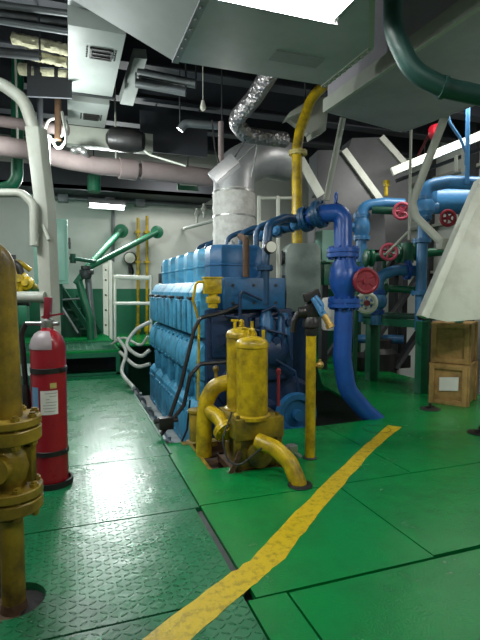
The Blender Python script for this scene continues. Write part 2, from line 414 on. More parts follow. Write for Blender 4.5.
# ================================================================== MAIN ENGINE
EX, EY0, EY1 = 1.10, 4.25, 7.05
PT = (EY1-EY0)/6
eng = thing('diesel_engine', 'big blue six-cylinder diesel engine standing in the floor pit', 'engine')
obj('engine_block', mk(box, (EX+.12, EY0+.06, -.75), (2.0, EY1, 1.24), .03), 'engine_dark', eng)
bm = new(); box(bm, (1.04, EY0-.1, ZP), (1.14, EY1+.2, -.42)); box(bm, (.98, EY0-.1, -.46), (1.2, EY1+.2, -.40))
box(bm, (1.95, EY0-.1, ZP), (2.15, EY1+.2, -.42)); obj('bed_rail', bm, 'steel', eng)
for i in range(6):
    y0 = EY0+i*PT; y1 = y0+PT-.012; ym = (y0+y1)/2
    # upper panel with a sloping shoulder and two raised ribs
    bm = new(); prism(bm, [(EX+.02, y0, .76), (EX+.02, y0, 1.17), (EX+.085, y0, 1.275), (EX+.16, y0, 1.285), (EX+.16, y0, .76)], (0, y1-y0, 0), .006)
    for a, w in ((y0+.02, .155), (y0+.235, .165)): box(bm, (EX-.012, a, .775), (EX+.022, a+w, 1.10), .014)
    sp = obj('side_panel', bm, 'engine_light', eng)
    bm = new(); box(bm, (EX+.004, y0+.180, .78), (EX+.0212, y0+.230, 1.10)); box(bm, (EX+.004, y0+.405, .78), (EX+.0212, y0+.452, 1.10)); obj('rib_slot', bm, 'engine_dark', sp)
    bm = new(); beam(bm, (EX-.035, ym-.075, 1.112), (EX-.035, ym+.05, 1.125), .022, .024, bev=.004); cyl(bm, (EX-.04, ym, 1.118), (EX+.022, ym, 1.118), .016, 8)
    obj('latch', bm, 'black', sp)
    # rounded middle cover
    bm = new(); prof = [(EX+.14, .36), (EX+.05, .36), (EX+.01, .375), (EX-.012, .41), (EX-.02, .47), (EX-.016, .54), (EX+.0, .61), (EX+.03, .67), (EX+.07, .715), (EX+.14, .75)]
    prism(bm, [(x, y0+.004, z) for x, z in prof], (0, y1-y0-.004, 0))
    for k in (.25, .75): cyl(bm, (EX-.03, y0+PT*k, .42), (EX, y0+PT*k, .42), .016, 6); cyl(bm, (EX+.02, y0+PT*k, .69), (EX+.05, y0+PT*k, .67), .016, 6)
    obj('camshaft_cover', bm, 'engine_light', eng)
    # pillars with pump plungers in the recess
    bm = new(); box(bm, (EX+.01, y0+.02, .12), (EX+.14, y0+.10, .37), .01); obj('recess_pillar', bm, 'engine_light', eng)
    bm = new(); cyl(bm, (EX+.07, ym+.06, .12), (EX+.07, ym+.06, .36), .035, 12); box(bm, (EX+.03, ym+.03, .30), (EX+.1, ym+.09, .34), .006)
    obj('pump_plunger', bm, 'engine_light', eng)
    # lower crankcase door
    bm = new(); prism(bm, [(EX+.13, y0+.01, -.50), (EX+.0, y0+.01, -.50), (EX-.015, y0+.01, -.46), (EX-.015, y0+.01, .06), (EX+.04, y0+.01, .12), (EX+.13, y0+.01, .12)], (0, PT-.03, 0), .008)
    for zz in (-.36, -.02): 
        for k in (.15, .5, .85): cyl(bm, (EX-.03, y0+PT*k, zz), (EX, y0+PT*k, zz), .018, 6)
    box(bm, (EX-.022, y0+.06, -.38), (EX, y0+PT-.08, .0), .01)
    obj('crankcase_door', bm, 'engine_light', eng)
    # cylinder head cover, chamfered on its corners, split at mid height
    hx0, hx1, h0, h1 = 1.25, 1.74, 1.25, 1.63; c = .085
    a, b = y0+.04, y1-.04
    bm = new()
    def ring(e, z): return [(hx0+c-e, a-e, z), (hx1+e, a-e, z), (hx1+e, b+e, z), (hx0+c*1.3-e, b+e, z), (hx0-e, b-c*1.3+e, z), (hx0-e, a+c-e, z)]
    rings(bm, [[V(p) for p in ring(e, z)] for e, z in ((0, h0), (0, 1.425), (.008, 1.43), (.008, 1.445), (0, 1.45), (0, h1-.05), (-.02, h1-.012), (-.06, h1))])
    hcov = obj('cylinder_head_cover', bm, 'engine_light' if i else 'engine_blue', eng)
    bm = new(); cyl(bm, (1.5, ym, h1-.01), (1.5, ym, h1+.03), .03, 10); cyl(bm, (1.5, ym, h1), (1.5, ym, h1+.05), .012, 8)
    obj('cover_nut', bm, 'steel', hcov)
# near end: gear case and its pumps
bm = new(); box(bm, (EX+.06, EY0-.06, -.72), (2.02, EY0+.08, 1.02), .02); box(bm, (EX+.10, EY0-.10, .58), (1.55, EY0, .98), .02)
box(bm, (1.60, EY0-.14, .35), (2.0, EY0, .95), .03)
for z in (-.5, -.2, .1, .4, .7, .95):
    for x in (EX+.1, 1.98): cyl(bm, (x, EY0-.085, z), (x, EY0-.05, z), .018, 6)
obj('gear_case', bm, 'engine_dark', eng)
bm = new(); box(bm, (1.30, EY0-.16, 1.02), (1.90, EY0+.06, 1.31), .015); obj('thermostat_housing', bm, 'engine_blue', eng)
bm = new()
for x in (1.38, 1.58, 1.80):
    for z in (1.08, 1.24): cyl(bm, (x, EY0-.17, z), (x, EY0-.15, z), .014, 8)
obj('housing_bolt', bm, 'black', eng)
bm = new(); lathe(bm, (1.45, EY0-.05, .30), (0, -1, 0), [(.20, 0), (.20, .05), (.16, .07), (.09, .08), (.09, .16), (.03, .17)], 24)
lathe(bm, (1.80, EY0-.1, .62), (0, -1, 0), [(.13, 0), (.13, .09), (.10, .12), (.04, .13)], 22); lathe(bm, (1.72, EY0-.05, .02), (0, -1, 0), [(.15, 0), (.15, .06), (.06, .08), (.06, .15)], 22)
obj('drive_cover', bm, 'engine_dark', eng)
bm = new(); wc = P(296, 414, 4.35); lathe(bm, wc+V((0, .16, 0)), (0, -1, 0), [(.10, 0), (.10, .1), (.19, .12), (.20, .16), (.19, .20), (.14, .20), (.12, .17), (.05, .17), (.05, .24)], 30); obj('pump_pulley', bm, 'engine_blue', eng)
bm = new(); lathe(bm, (2.05, 4.55, .10), (0, -1, 0), [(.22, 0), (.24, .05), (.24, .3), (.2, .36), (.06, .38)], 26); box(bm, (1.9, 4.3, -.3), (2.3, 4.9, -.05), .02); obj('water_pump', bm, 'engine_dark', eng)
bm = new(); cyl(bm, (2.13, 4.4, .62), (2.13, 6.6, .62), .17, 22); flange(bm, (2.13, 4.38, .62), (0, 1, 0), .2, .04, 10, False); obj('oil_cooler', bm, 'engine_dark', eng)
# yellow terminal box with its conduit
bm = new(); lo, hi = onY(204, 294, 4.08), onY(220, 277, 4.08); box(bm, (lo.x, 4.02, lo.z), (hi.x, 4.13, hi.z), .01); box(bm, (lo.x-.01, 4.01, hi.z-.015), (hi.x+.01, 4.13, hi.z), .004)
c = onY(213, 300, 4.07); cyl(bm, c+V((0, 0, .08)), c-V((0, 0, .07)), .045, 14); box(bm, c+V((-.055, -.05, -.03)), c+V((.055, .05, .03)), .01)
jb = obj('junction_box', bm, 'yellow', eng, 'yellow junction box on the near end')
bm = new(); tube(bm, [onY(204, 282, 4.08), onY(196, 282, 4.1), onY(193, 300, 4.12), onY(199, 322, 4.12), onY(198, 400, 4.13)], .012, .05, 8); obj('conduit', bm, 'yellow', jb)
# small black pipework on the near end
bm = new()
tube(bm, [onY(240, 305, 4.06), onY(222, 313, 4.02), onY(200, 318, 4.0), onY(194, 330, 4.0), onY(181, 385, 3.98), onY(167, 425, 3.95)], .018, .07, 8)
tube(bm, [onY(226, 362, 3.98), onY(200, 364, 3.96), onY(190, 376, 3.95), onY(184, 405, 3.94), onY(160, 436, 3.93)], .018, .07, 8)
tube(bm, [onY(190, 400, 3.97), onY(187, 430, 3.97), onY(178, 450, 3.95)], .009, .05, 6)
obj('oil_line', bm, 'black', eng)
c = onY(166, 423, 3.93); bm = new(); box(bm, c+V((-.06, -.04, -.05)), c+V((.06, .04, .05)), .01); cyl(bm, c+V((-.1, 0, .02)), c+V((.1, 0, .02)), .02, 8); obj('line_valve', bm, 'black', eng)
bm = new()
for q in (((225, 316), (240, 318), (240, 290), (262, 300)), ((228, 330), (260, 330), (262, 345)), ((262, 312), (275, 306), (284, 318), (282, 350)), ((250, 318), (252, 345), (268, 352)), ((268, 330), (288, 335), (292, 360)), ((276, 360), (295, 372), (300, 395))):
    tube(bm, [onY(a, b, 4.03) for a, b in q], .014, .04, 8)
for q in ((240, 318), (262, 330), (275, 340), (288, 322), (231, 345)):
    c = onY(*q, 4.06); cyl(bm, c+V((0, -.05, 0)), c+V((0, .1, 0)), .035, 8)
obj('fuel_pipe', bm, 'engine_dark', eng)
# bluish filters on the right of the near end
for q in ((266, 330), (283, 332)):
    c = onY(*q, 4.12); bm = new(); lathe(bm, c-V((0, 0, .16)), (0, 0, 1), [(.04, 0), (.07, .02), (.07, .27), (.05, .30), (.05, .34)], 18); obj('oil_filter', bm, 'engine_blue', eng)
# exhaust riser parts, bent over each head to the header
bm = new()
HX, HZ = 2.22, 1.87
tube(bm, [(HX, 4.42, HZ), (HX, 6.95, HZ)], .055, 0, 14)
for i in range(6): flange(bm, (HX, 4.55+i*.47, HZ), (0, 1, 0), .085, .02, 6, False)
obj('water_header', bm, 'pipe_teal', eng)
for i in range(6):
    y = EY0+(i+.5)*PT
    bm = new(); tube(bm, [(1.76, y, 1.35), (1.76, y, HZ-.06), (1.92, y, HZ+.01), (HX, y, HZ)], .029, .12, 10); cyl(bm, (1.76, y, 1.3), (1.76, y, 1.40), .055, 10)
    obj('outlet_pipe', bm, 'pipe_teal', eng)
    bm = new(); lathe(bm, (HX-.02, y-.1, HZ-.02), (-.8, -.6, -.1), [(.03, 0), (.055, .05), (.055, .13), (.025, .16)], 12); obj('drain_plug', bm, 'pipe_light', eng)
# near outlet pipe that hooks down the near face
bm = new(); tube(bm, [onY(265, 305, 4.12), onY(265, 262, 4.12), onY(269, 224, 4.15), onY(285, 218, 4.25), onY(300, 219, 4.3)], .042, .1, 12); flange(bm, onY(265, 268, 4.12), (0, 0, 1), .075, .02, 6); obj('outlet_pipe', bm, 'pipe_teal', eng)
bm = new(); c = onY(271, 247, 4.05); lathe(bm, c, (0, -1, 0), [(.06, -.04), (.06, 0), (.05, .012)], 20); gb = obj('pressure_gauge', bm, 'black', eng)
bm = new(); lathe(bm, c+V((0, -.01, 0)), (0, -1, 0), [(.05, 0), (.05, .005)], 20); obj('dial', bm, 'glass_dial', gb)
# rusty turbo stub seen between header and tank
bm = new(); lathe(bm, P(284, 296, 5.0), (1, 0, 0), [(.06, -.2), (.10, -.1), (.10, .1), (.06, .14)], 18); obj('turbo_inlet', bm, 'lag_white', eng)
bm = new(); tube(bm, [P(246, 277, 4.3), P(246, 240, 4.3), P(240, 236, 4.4)], .03, .05, 10); obj('breather_pipe', bm, 'rust', eng)
bm = new(); c = V((1.3, EY1+.05, 1.3)); cyl(bm, c, c+V((0, 0, .25)), .02, 8); box(bm, c+V((-.06, -.04, 0)), c+V((.06, .04, .14)), .01); obj('governor_box', bm, 'steel_dark', eng)

# ================================================================== BLUE PIPE WITH GATE VALVE, right of the engine
t = thing('cooling_water_pipe', 'thick dark blue pipe curving into the floor with a gate valve and dark red handwheel', 'pipe')
D0 = 4.35
e0 = P(343, 240, D0)
bm = new(); tube(bm, PP((303, 220, 4.5), (322, 214, 4.38), (343, 212, D0), (343, 252, D0)), .083, .21, 18); obj('elbow', bm, 'pipe_blue', t)
bm = new(); tube(bm, PP((344, 303, D0), (342, 358, D0), (347, 390, 4.4), (366, 412, 4.5), (392, 434, 4.65)), .083, .30, 18); obj('down_pipe', bm, 'pipe_blue', t)
for q in ((343, 253), (344, 303)): bm = new(); flange(bm, P(*q, D0), (0, 0, 1), .145, .04, 10); obj('flange', bm, 'pipe_blue', t)
ax = (P(322, 214, 4.38)-P(303, 220, 4.5)).normalized()
bm = new(); flange(bm, P(320, 214, 4.4), ax, .13, .03, 8); flange(bm, P(306, 219, 4.48), ax, .12, .03, 8); cyl(bm, P(312, 217, 4.45), P(318, 215, 4.42), .1, 16); obj('end_flange', bm, 'pipe_teal', t)
bm = new(); lathe(bm, P(344, 300, D0), (0, 0, 1), [(.085, 0), (.09, .05), (.125, .11), (.14, .2), (.125, .29), (.09, .36), (.085, .42)], 22)
vc = P(344, 279, D0); wd = V((.80, -.52, .0)).normalized(); cyl(bm, vc, vc+wd*.17, .085, 18); flange(bm, vc+wd*.14, wd, .115, .025, 8); cyl(bm, vc+wd*.15, vc+wd*.22, .035, 10)
obj('valve_body', bm, 'pipe_blue', t)
bm = new(); wc = P(366, 281, 4.18); wheel(bm, wc, (-.30, -.95, .0), .118, .02, 5, 0); cyl(bm, wc, vc+wd*.17, .018, 8); lathe(bm, wc, (-.30, -.95, 0), [(.1, .0), (.1, .008)], 24); obj('handwheel', bm, 'red_wheel', t)
bm = new(); torus(bm, P(336, 198, D0), RGT, .05, .008, 16, 6); cyl(bm, P(338, 203, D0), P(338, 212, D0), .012, 8); obj('lifting_lug', bm, 'pipe_blue', t)

# ================================================================== YELLOW TWIN STRAINER in the floor tray
tray = thing('drip_tray', 'rusty shallow drip tray sunk in the floor under the yellow strainer', 'tray')
bm = new(); box(bm, (T0-.02, T2-.02, -.13), (T1+.02, T3, -.11)); 
box(bm, (T0-.02, T2-.02, -.13), (T0+.0, T3, -.035)); box(bm, (T1, T2-.02, -.13), (T1+.02, T3, -.035)); box(bm, (T0, T2-.02, -.13), (T1, T2, -.035)); box(bm, (T0, T3-.02, -.13), (T1, T3, -.035))
obj('tray_pan', bm, 'rust', tray)
bm = new(); box(bm, (T0-.06, 3.58, -.035), (T0+.22, 3.66, .004)); box(bm, (T0-.01, T2, -.1), (T0+.015, T3, .002)); obj('tray_rim', bm, 'yellow_old', tray)
st = thing('oil_strainer', 'yellow twin-canister oil strainer standing in the floor tray before the engine', 'strainer')
DS = 3.30
cf = P(252, 413, 3.28); cr = P(241.5, 405, 3.48)
for c, z1, nm in ((cf, .86, 0), (cr, .905, 1)):
    bm = new(); z0 = .33
    lathe(bm, (c.x, c.y, z0), (0, 0, 1), [(.125, 0), (.125, .022), (.107, .03), (.107, z1-z0-.05), (.112, z1-z0-.045), (.112, z1-z0-.02), (.10, z1-z0), (.06, z1-z0+.02), (.02, z1-z0+.03)], 28)
    cn = obj('canister', bm, 'yellow', st)
    bm = new(); q = V((c.x, c.y, z1+.02)); cyl(bm, q, q+V((0, 0, .035)), .022, 8); cyl(bm, q+V((-.05, 0, 0)), q+V((-.05, 0, .05)), .012, 8); box(bm, q+V((-.075, -.012, .05)), q+V((-.025, .012, .065))); cyl(bm, q+V((.07, -.03, -.04)), q+V((.07, -.03, .05)), .012, 8)
    ball(bm, q+V((0, 0, .045)), .02)
    obj('vent_cock', bm, 'yellow', cn)
bm = new()
for k in range(5): bm2 = 0
cb = V(((cf.x+cr.x)/2+.02, (cf.y+cr.y)/2, 0))
box(bm, (cb.x-.17, cb.y-.20, .20), (cb.x+.18, cb.y+.20, .345), .012)
box(bm, (cb.x-.13, cb.y-.17, -.02), (cb.x+.14, cb.y+.18, .20), .02)
lathe(bm, (cb.x, cb.y-.19, .10), (0, -1, 0), [(.09, 0), (.09, .03), (.05, .05)], 18)
for k in (-1, 1): box(bm, (cb.x+k*.15-.02, cb.y-.19, -.02), (cb.x+k*.15+.02, cb.y-.15, .2)); 
for k in range(4): cyl(bm, (cb.x-.14+k*.095, cb.y-.16, .345), (cb.x-.14+k*.095, cb.y-.16, .365), .014, 6)
obj('base_casting', bm, 'yellow_oily_shaded', st)
bm = new(); 
for k in (-1, 1): beam(bm, (cb.x+k*.15, cb.y-.22, -.03), (cb.x+k*.15, cb.y+.2, -.03), .05, .04); beam(bm, (cb.x+k*.15, cb.y-.2, -.11), (cb.x+k*.15, cb.y-.2, 0), .04, .04, (1, 0, 0)); beam(bm, (cb.x+k*.15, cb.y+.18, -.11), (cb.x+k*.15, cb.y+.18, 0), .04, .04, (1, 0, 0))
box(bm, (cb.x-.18, cb.y-.2, -.015), (cb.x+.2, cb.y+.2, .0)); beam(bm, (cb.x-.24, cb.y-.2, -.08), (cb.x-.14, cb.y-.21, .14), .02, .03); obj('foot_frame', bm, 'rust', st)
bm = new(); tube(bm, PP((258, 441, 3.16), (275, 448, 3.08), (290, 462, 3.02), (298, 482, 2.98), (301, 500, 2.96)), .053, .16, 16); outp = obj('outlet_pipe', bm, 'yellow', st)
bm = new(); torus(bm, onz(300, 485, .003), (0, 0, 1), .065, .012, 22, 6); lathe(bm, onz(300, 485, 0), (0, 0, 1), [(.075, 0), (.07, .004)], 22); obj('floor_collar', bm, 'gap_black', outp)
bm = new(); tube(bm, PP((229, 382, 3.5), (214, 386, 3.5), (206, 402, 3.5), (204, 425, 3.5), (204, 456, 3.5)), .058, .2, 16); inp = obj('inlet_pipe', bm, 'yellow', st)
bm = new(); c = P(216, 377, 3.5); cyl(bm, c, c+V((0, 0, .06)), .012, 8); ball(bm, c+V((0, 0, .06)), .025); obj('pipe_cock', bm, 'yellow_old', inp)
bm = new(); tube(bm, PP((207, 409, 3.5), (219, 418, 3.4), (229, 434, 3.3)), .052, .1, 14); flange(bm, P(226, 430, 3.33), P(229, 434, 3.3)-P(219, 418, 3.4), .09, .02, 6); obj('cross_pipe', bm, 'yellow', st)
bm = new(); lathe(bm, P(197, 440, 3.7), (0, 0, 1), [(.06, 0), (.06, .2), (.05, .22), (.07, .22), (.07, .24)], 16); obj('drain_pot', bm, 'yellow_old', st)
bm = new(); c = P(278.5, 406, 3.25); cyl(bm, c, P(278.5, 372, 3.25), .011, 8); lathe(bm, P(278.5, 374, 3.25), (0, 0, 1), [(.017, 0), (.017, .03), (.008, .04)], 10); obj('changeover_rod', bm, 'red_wheel', st, 'thin red rod')
bm = new(); tube(bm, PP((232, 412, 3.15), (222, 440, 3.12), (228, 462, 3.1), (240, 466, 3.08), (262, 448, 3.05)), .006, .1, 6); obj('drain_tube', bm, 'steel_dark', st)
bm = new(); tube(bm, PP((285, 447, 3.2), (300, 457, 3.25)), .018, 0, 8); box(bm, P(292, 452, 3.22)-V((.03, .03, .0)), P(292, 452, 3.22)+V((.03, .03, .05)), .005)
tag(obj('spanner', bm, 'steel'), 'steel bar tool leaning on the floor beside the yellow strainer outlet', 'tool')

# ================================================================== YELLOW POST with black valve head and blue gun
t = thing('standpipe', 'thin yellow standpipe with a black valve head, right of the yellow strainer', 'standpipe')
b = onz(310, 458, 0)
bm = new(); cyl(bm, b+V((0, 0, -.06)), b+V((0, 0, .90)), .036, 18); obj('post', bm, 'yellow', t)
bm = new(); lathe(bm, b, (0, 0, 1), [(.05, 0), (.05, .006), (.04, .012)], 20); obj('floor_ring', bm, 'steel_dark', t)
bm = new(); lathe(bm, b+V((0, 0, .88)), (0, 0, 1), [(.04, 0), (.045, .02), (.045, .05), (.06, .06), (.06, .10), (.045, .13), (.055, .16), (.055, .21), (.03, .23), (.03, .27)], 18)
h = b+V((0, 0, 1.10)); cyl(bm, h+RGT*.06-V((0, 0, .05)), h-RGT*.09-V((0, 0, .06)), .04, 12); obox(bm, h+V((0, 0, .06))+RGT*.0, RGT*.055+V((0, 0, .02)), V((.02, .045, 0)), V((0, 0, .03))-RGT*.01, .008)
tube(bm, [h-RGT*.09-V((0, 0, .06)), h-RGT*.12-V((0, 0, .12)), h-RGT*.13-V((0, 0, .2))], .022, .04, 10)
vh = obj('valve_head', bm, 'black', t)
bm = new(); c = P(320, 365, 3.38); cyl(bm, c-RGT*.07, c, .012, 8); ball(bm, c, .028); cyl(bm, c-V((0, 0, .03)), c+V((0, 0, .04)), .01, 8); obj('drain_cock', bm, 'brass', t)
g = thing('blow_gun', 'blue air blow gun with brass nozzle hung on the black valve head', 'tool')
bm = new(); tube(bm, PP((314, 298, 3.28), (319, 307, 3.26), (324, 316, 3.24)), .024, .02, 12); tube(bm, PP((316, 296, 3.26), (323, 305, 3.22), (322, 312, 3.22)), .011, .02, 8); obj('gun_body', bm, 'pipe_light', g)
bm = new(); cyl(bm, P(324, 315, 3.24), P(329.5, 325, 3.22), .024, 10, .02); cyl(bm, P(329, 324, 3.22), P(331, 328, 3.215), .03, 6); obj('nozzle', bm, 'brass', g)

# ================================================================== FIRE EXTINGUISHER
t = thing('fire_extinguisher', 'tall red fire extinguisher strapped beside the cream column', 'extinguisher')
eb = onz(51.5, 483, 0); R_ = .102
ez = 1.2-(338-290)/480*2.95
bm = new(); lathe(bm, eb+V((0, 0, .012)), (0, 0, 1), [(.085, 0), (R_, .02), (R_, .83), (.098, .865), (.085, .90), (.06, .93), (.038, .945), (.034, .96)], 32); cy = obj('cylinder', bm, 'red', t)
bm = new(); lathe(bm, eb, (0, 0, 1), [(.128, 0), (.128, .035), (.118, .035), (.118, .008), (.0, .008)], 32); obj('foot_ring', bm, 'gap_black', t)
bm = new(); top = eb+V((0, 0, .965)); lathe(bm, top, (0, 0, 1), [(.03, 0), (.036, .01), (.036, .05), (.022, .06), (.022, .10)], 16); cyl(bm, top+V((0, 0, .03))-RGT*.13, top+V((0, 0, .03))+RGT*.07, .014, 10); obj('valve', bm, 'steel', t)
bm = new(); beam(bm, top+V((0, 0, .06)), top+V((0, 0, .19))-RGT*.0+V((.01, .0, 0)), .05, .035, RGT, .006); beam(bm, top+V((0, 0, .07))-RGT*.03, top+V((0, 0, .09))+RGT*.1, .03, .012); obj('squeeze_handle', bm, 'red_wheel', t)
bm = new(); tube(bm, [top+V((0, 0, .03))-RGT*.13, top-RGT*.16-V((0, 0, .03)), top-RGT*.15-V((0, 0, .2)), eb+V((0, 0, .35))-RGT*.13], .016, .08, 10); lathe(bm, eb+V((0, 0, .62))-RGT*.145, (0, 0, -1), [(.02, 0), (.03, .05), (.04, .4), (.042, .42)], 14); obj('discharge_hose', bm, 'black', t)
for zz in (.70, .195):
    bm = new(); lathe(bm, eb+V((0, 0, zz)), (0, 0, 1), [(R_+.001, 0), (R_+.005, .002), (R_+.005, .030), (R_+.001, .032)], 32, False); d = (RGT-FWD*.4).normalized(); box(bm, eb+V((0, 0, zz))+d*(R_+.008)-V((.014, .014, -.004)), eb+V((0, 0, zz))+d*(R_+.008)+V((.014, .014, .028)), .003)
    obj('strap', bm, 'black', t)
def wrap(bm, c, r, a0, a1, z0, z1, n=10):      # a curved sticker
    vs = []
    for k in range(n+1):
        a = a0+(a1-a0)*k/n; d = V((math.cos(a), math.sin(a), 0))*r; vs.append((bm.verts.new(c+d+V((0, 0, z0))), bm.verts.new(c+d+V((0, 0, z1)))))
    for p, q in zip(vs, vs[1:]): bm.faces.new((p[0], q[0], q[1], p[1]))
ac = math.atan2(EYE.y-eb.y, EYE.x-eb.x)
bm = new(); wrap(bm, eb, R_+.0015, ac-.50, ac+.48, .455, .60); lb = obj('instruction_label', bm, 'paper', cy, 'white paper label')
bm = new()
for k, (a, w) in enumerate(((.1, .34), (.2, .2), (-.1, .1), (.1, .3), (0, .36), (0, .36), (0, .3))): wrap(bm, eb, R_+.0022, ac+a-w, ac+min(.42, a+w), .585-k*.018-.003, .585-k*.018, 5)
obj('print_line', bm, 'paper_ink', lb)
bm = new(); wrap(bm, eb, R_+.0015, ac+.05, ac+.42, .612, .645); obj('tag_sticker', bm, 'yellow_pale', cy, 'small yellow sticker')
bm = new(); wrap(bm, eb, R_+.0015, ac-1.15, ac-.62, .44, .62); obj('side_sticker', bm, 'blue_sticker', cy, 'pale blue sticker on the left side')
bm = new(); vs = []
for r, z in ((.1045, .845), (.1045, .870), (.094, .906), (.076, .936), (.052, .952)):
    vs.append([bm.verts.new(eb+V((math.cos(ac-1.5+.17*k), math.sin(ac-1.5+.17*k), 0))*r+V((0, 0, z))) for k in range(11)])
for a, b_ in zip(vs, vs[1:]):
    for k in range(10): bm.faces.new((a[k], a[k+1], b_[k+1], b_[k]))
obj('neck_sleeve', bm, 'wrap_grey', t, 'grey sleeve around the left of the neck')

# ================================================================== YELLOW VALVE in the left foreground
t = thing('flanged_valve', 'old yellow flanged valve on an upright pipe at the left front edge', 'valve')
vb = V((hc.x-.0, hc.y, 0)); k = 1.86/480
def vz(py): return 1.2-(py-290)*k*1.0
bm = new(); cyl(bm, vb+V((0, 0, -.12)), vb+V((0, 0, vz(515))), .043, 22); obj('lower_pipe', bm, 'yellow_old', t)
uc = vb-RGT*.012
bm = new(); tube(bm, [vb+V((0, 0, vz(420))), uc+V((0, 0, vz(300))), uc+V((0, 0, vz(258)))-RGT*.0, uc-RGT*.12+V((0, 0, vz(252))), uc-RGT*.4+V((0, 0, vz(252)))], .052, .12, 22); obj('upper_pipe', bm, 'yellow_old', t)
for y0, y1, y2 in ((413, 422, 436), (482, 492, 505)):
    bm = new(); za, zm, zb = vz(y0), vz(y1), vz(y2)
    for z0, z1 in ((zm+.004, za), (zb, zm-.004)): lathe(bm, vb+V((0, 0, z0)), (0, 0, 1), [(.112, 0), (.116, .004), (.116, z1-z0-.004), (.112, z1-z0)], 36)
    cyl(bm, vb+V((0, 0, zm-.004)), vb+V((0, 0, zm+.004)), .095, 24)
    for j in range(8):
        a = 2*PI*j/8+.35; q = vb+V((math.cos(a), math.sin(a), 0))*.095; cyl(bm, q+V((0, 0, zb-.022)), q+V((0, 0, za+.018)), .012, 6); cyl(bm, q+V((0, 0, za)), q+V((0, 0, za+.012)), .018, 6); cyl(bm, q+V((0, 0, zb-.014)), q+V((0, 0, zb)), .018, 6)
    obj('flange', bm, 'yellow_old', t)
bm = new(); z0 = vz(484); hgt = vz(434)-z0
lathe(bm, vb+V((0, 0, z0)), (0, 0, 1), [(.06, 0), (.06, hgt*.1), (.078, hgt*.25), (.09, hgt*.5), (.078, hgt*.75), (.06, hgt*.9), (.06, hgt)], 28)
d = RGT; 
for s in (0, 1): 
    q = vb+d*.07+V((0, 0, z0+hgt*.5)); beam(bm, q-V((0, 0, hgt*.36)), q+V((0, 0, hgt*.36)), .05, .05, RGT, .012)
q = vb+V((0, 0, z0+hgt*.5)); cyl(bm, q, q-FWD*.12+V((0, 0, 0)), .05, 16)
obj('valve_body', bm, 'yellow_old', t)
bm = new(); lathe(bm, vb+V((0, 0, -.05)), (0, 0, 1), [(.113, 0), (.113, .012), (.05, .016), (.043, .05)], 28); obj('floor_sleeve', bm, 'rust', t)

# ================================================================== CREAM COLUMN at left with its bent rail
t = thing('steel_column', 'cream box-section steel column behind the red extinguisher', 'column')
DC = 3.75
zc0 = P(60, 430, DC); base = onz(50, 455)
pL = [P(24, 128, DC), P(44, 128, DC), P(62, 330, DC), P(64, 445, DC), P(42, 445, DC), P(41, 330, DC), P(35, 210, DC)]
A0, A1 = P(33, 125, DC), P(52, 330, DC)
bm = new()
n_ = FWD.copy(); n_.z = 0; n_.normalize()
lf = [P(24, 128, DC), P(37, 128, DC), P(53, 215, DC), P(57, 330, DC), P(58, 455, DC), P(43, 455, DC), P(40, 330, DC), P(35, 210, DC)]
lf = [P(24, 126, DC), P(38, 126, DC), P(47, 210, DC), P(52, 330, DC), P(55, 446, DC), P(44, 446, DC), P(41, 330, DC), P(35, 210, DC)]
prism(bm, lf, V((.30, .25, 0)).normalized()*.085, .008)
obj('column_post', bm, 'cream', t)
bm = new(); tube(bm, PP((-30, 78, DC+.1), (2, 84, DC+.1), (24, 100, DC+.1), (35, 132, DC+.1), (38, 150, DC+.1)), .05, .25, 16); obj('top_bend', bm, 'cream', t)
bm = new(); tube(bm, PP((-20, 193, DC-.05), (22, 193, DC-.05), (34, 205, DC-.05), (34, 246, DC-.05)), .033, .1, 12); cyl(bm, P(34, 236, DC-.05), P(40, 236, DC+.1), .03, 10); obj('grab_rail', bm, 'cream', t)
bm = new(); tube(bm, PP((-20, 297, DC-.02), (20, 297, DC-.02), (45, 297, DC-.02)), .042, .05, 12); obj('lower_rail', bm, 'cream', t)
bm = new(); c = P(48, 236, DC-.02); tube(bm, [P(43, 225, DC), P(49, 240, DC-.05)], .014, 0, 8); obj('hook', bm, 'cream', t)

# ------------------------------------------------------------------ second engine far left
t = thing('auxiliary_engine', 'dark auxiliary engine with yellow fittings behind the cream column', 'engine')
lo, hi = P(-30, 420, 6.3), P(38, 268, 6.3)
bm = new(); y0 = 5.4; box(bm, (-2.6, 5.3, ZP), (-.98, 7.4, .95), .04); box(bm, (-2.4, 5.4, .95), (-1.2, 7.2, 1.15), .05); obj('block', bm, 'steel_dark', t)
bm = new()
for q, r in (((6, 266), .09), ((14, 277), .10), ((22, 280), .09), ((28, 284), .08), ((17, 290), .09), ((10, 285), .08)):
    c = P(*q, 5.5); lathe(bm, c, (-.3, -1, .2), [(r*.5, -.2), (r*.6, 0), (r, .01), (r, .05), (r*.6, .07), (r*.5, .1)], 14)
tube(bm, PP((2, 262, 5.5), (20, 262, 5.5), (30, 270, 5.6)), .03, .1, 10); tube(bm, PP((-5, 275, 5.5), (10, 272, 5.5), (20, 268, 5.55)), .035, .1, 10); tube(bm, PP((6, 290, 5.5), (24, 292, 5.5), (30, 284, 5.6)), .03, .1, 10)
obj('fuel_fitting', bm, 'yellow', t, 'yellow fuel fittings')
bm = new(); tube(bm, PP((-5, 258, 5.5), (18, 264, 5.45), (26, 290, 5.5)), .04, .1, 10); tube(bm, PP((-5, 300, 5.45), (30, 302, 5.5)), .05, .1, 10); obj('hose_bundle', bm, 'black', t)
bm = new(); box(bm, P(18, 325, 5.4), P(28, 305, 5.6)+V((0, .2, 0)), .01); obj('pump_box', bm, 'green', t)
t = struct(obj('left_bulkhead', mk(box, (XL, 7.9, ZP), (-.75, 8.0, 1.72)), 'steel_dark'))
struct(obj('left_platform', mk(box, (XL, 4.6, -.03), (LX-.02, 6.9, 0)), 'smooth_green')) if False else None

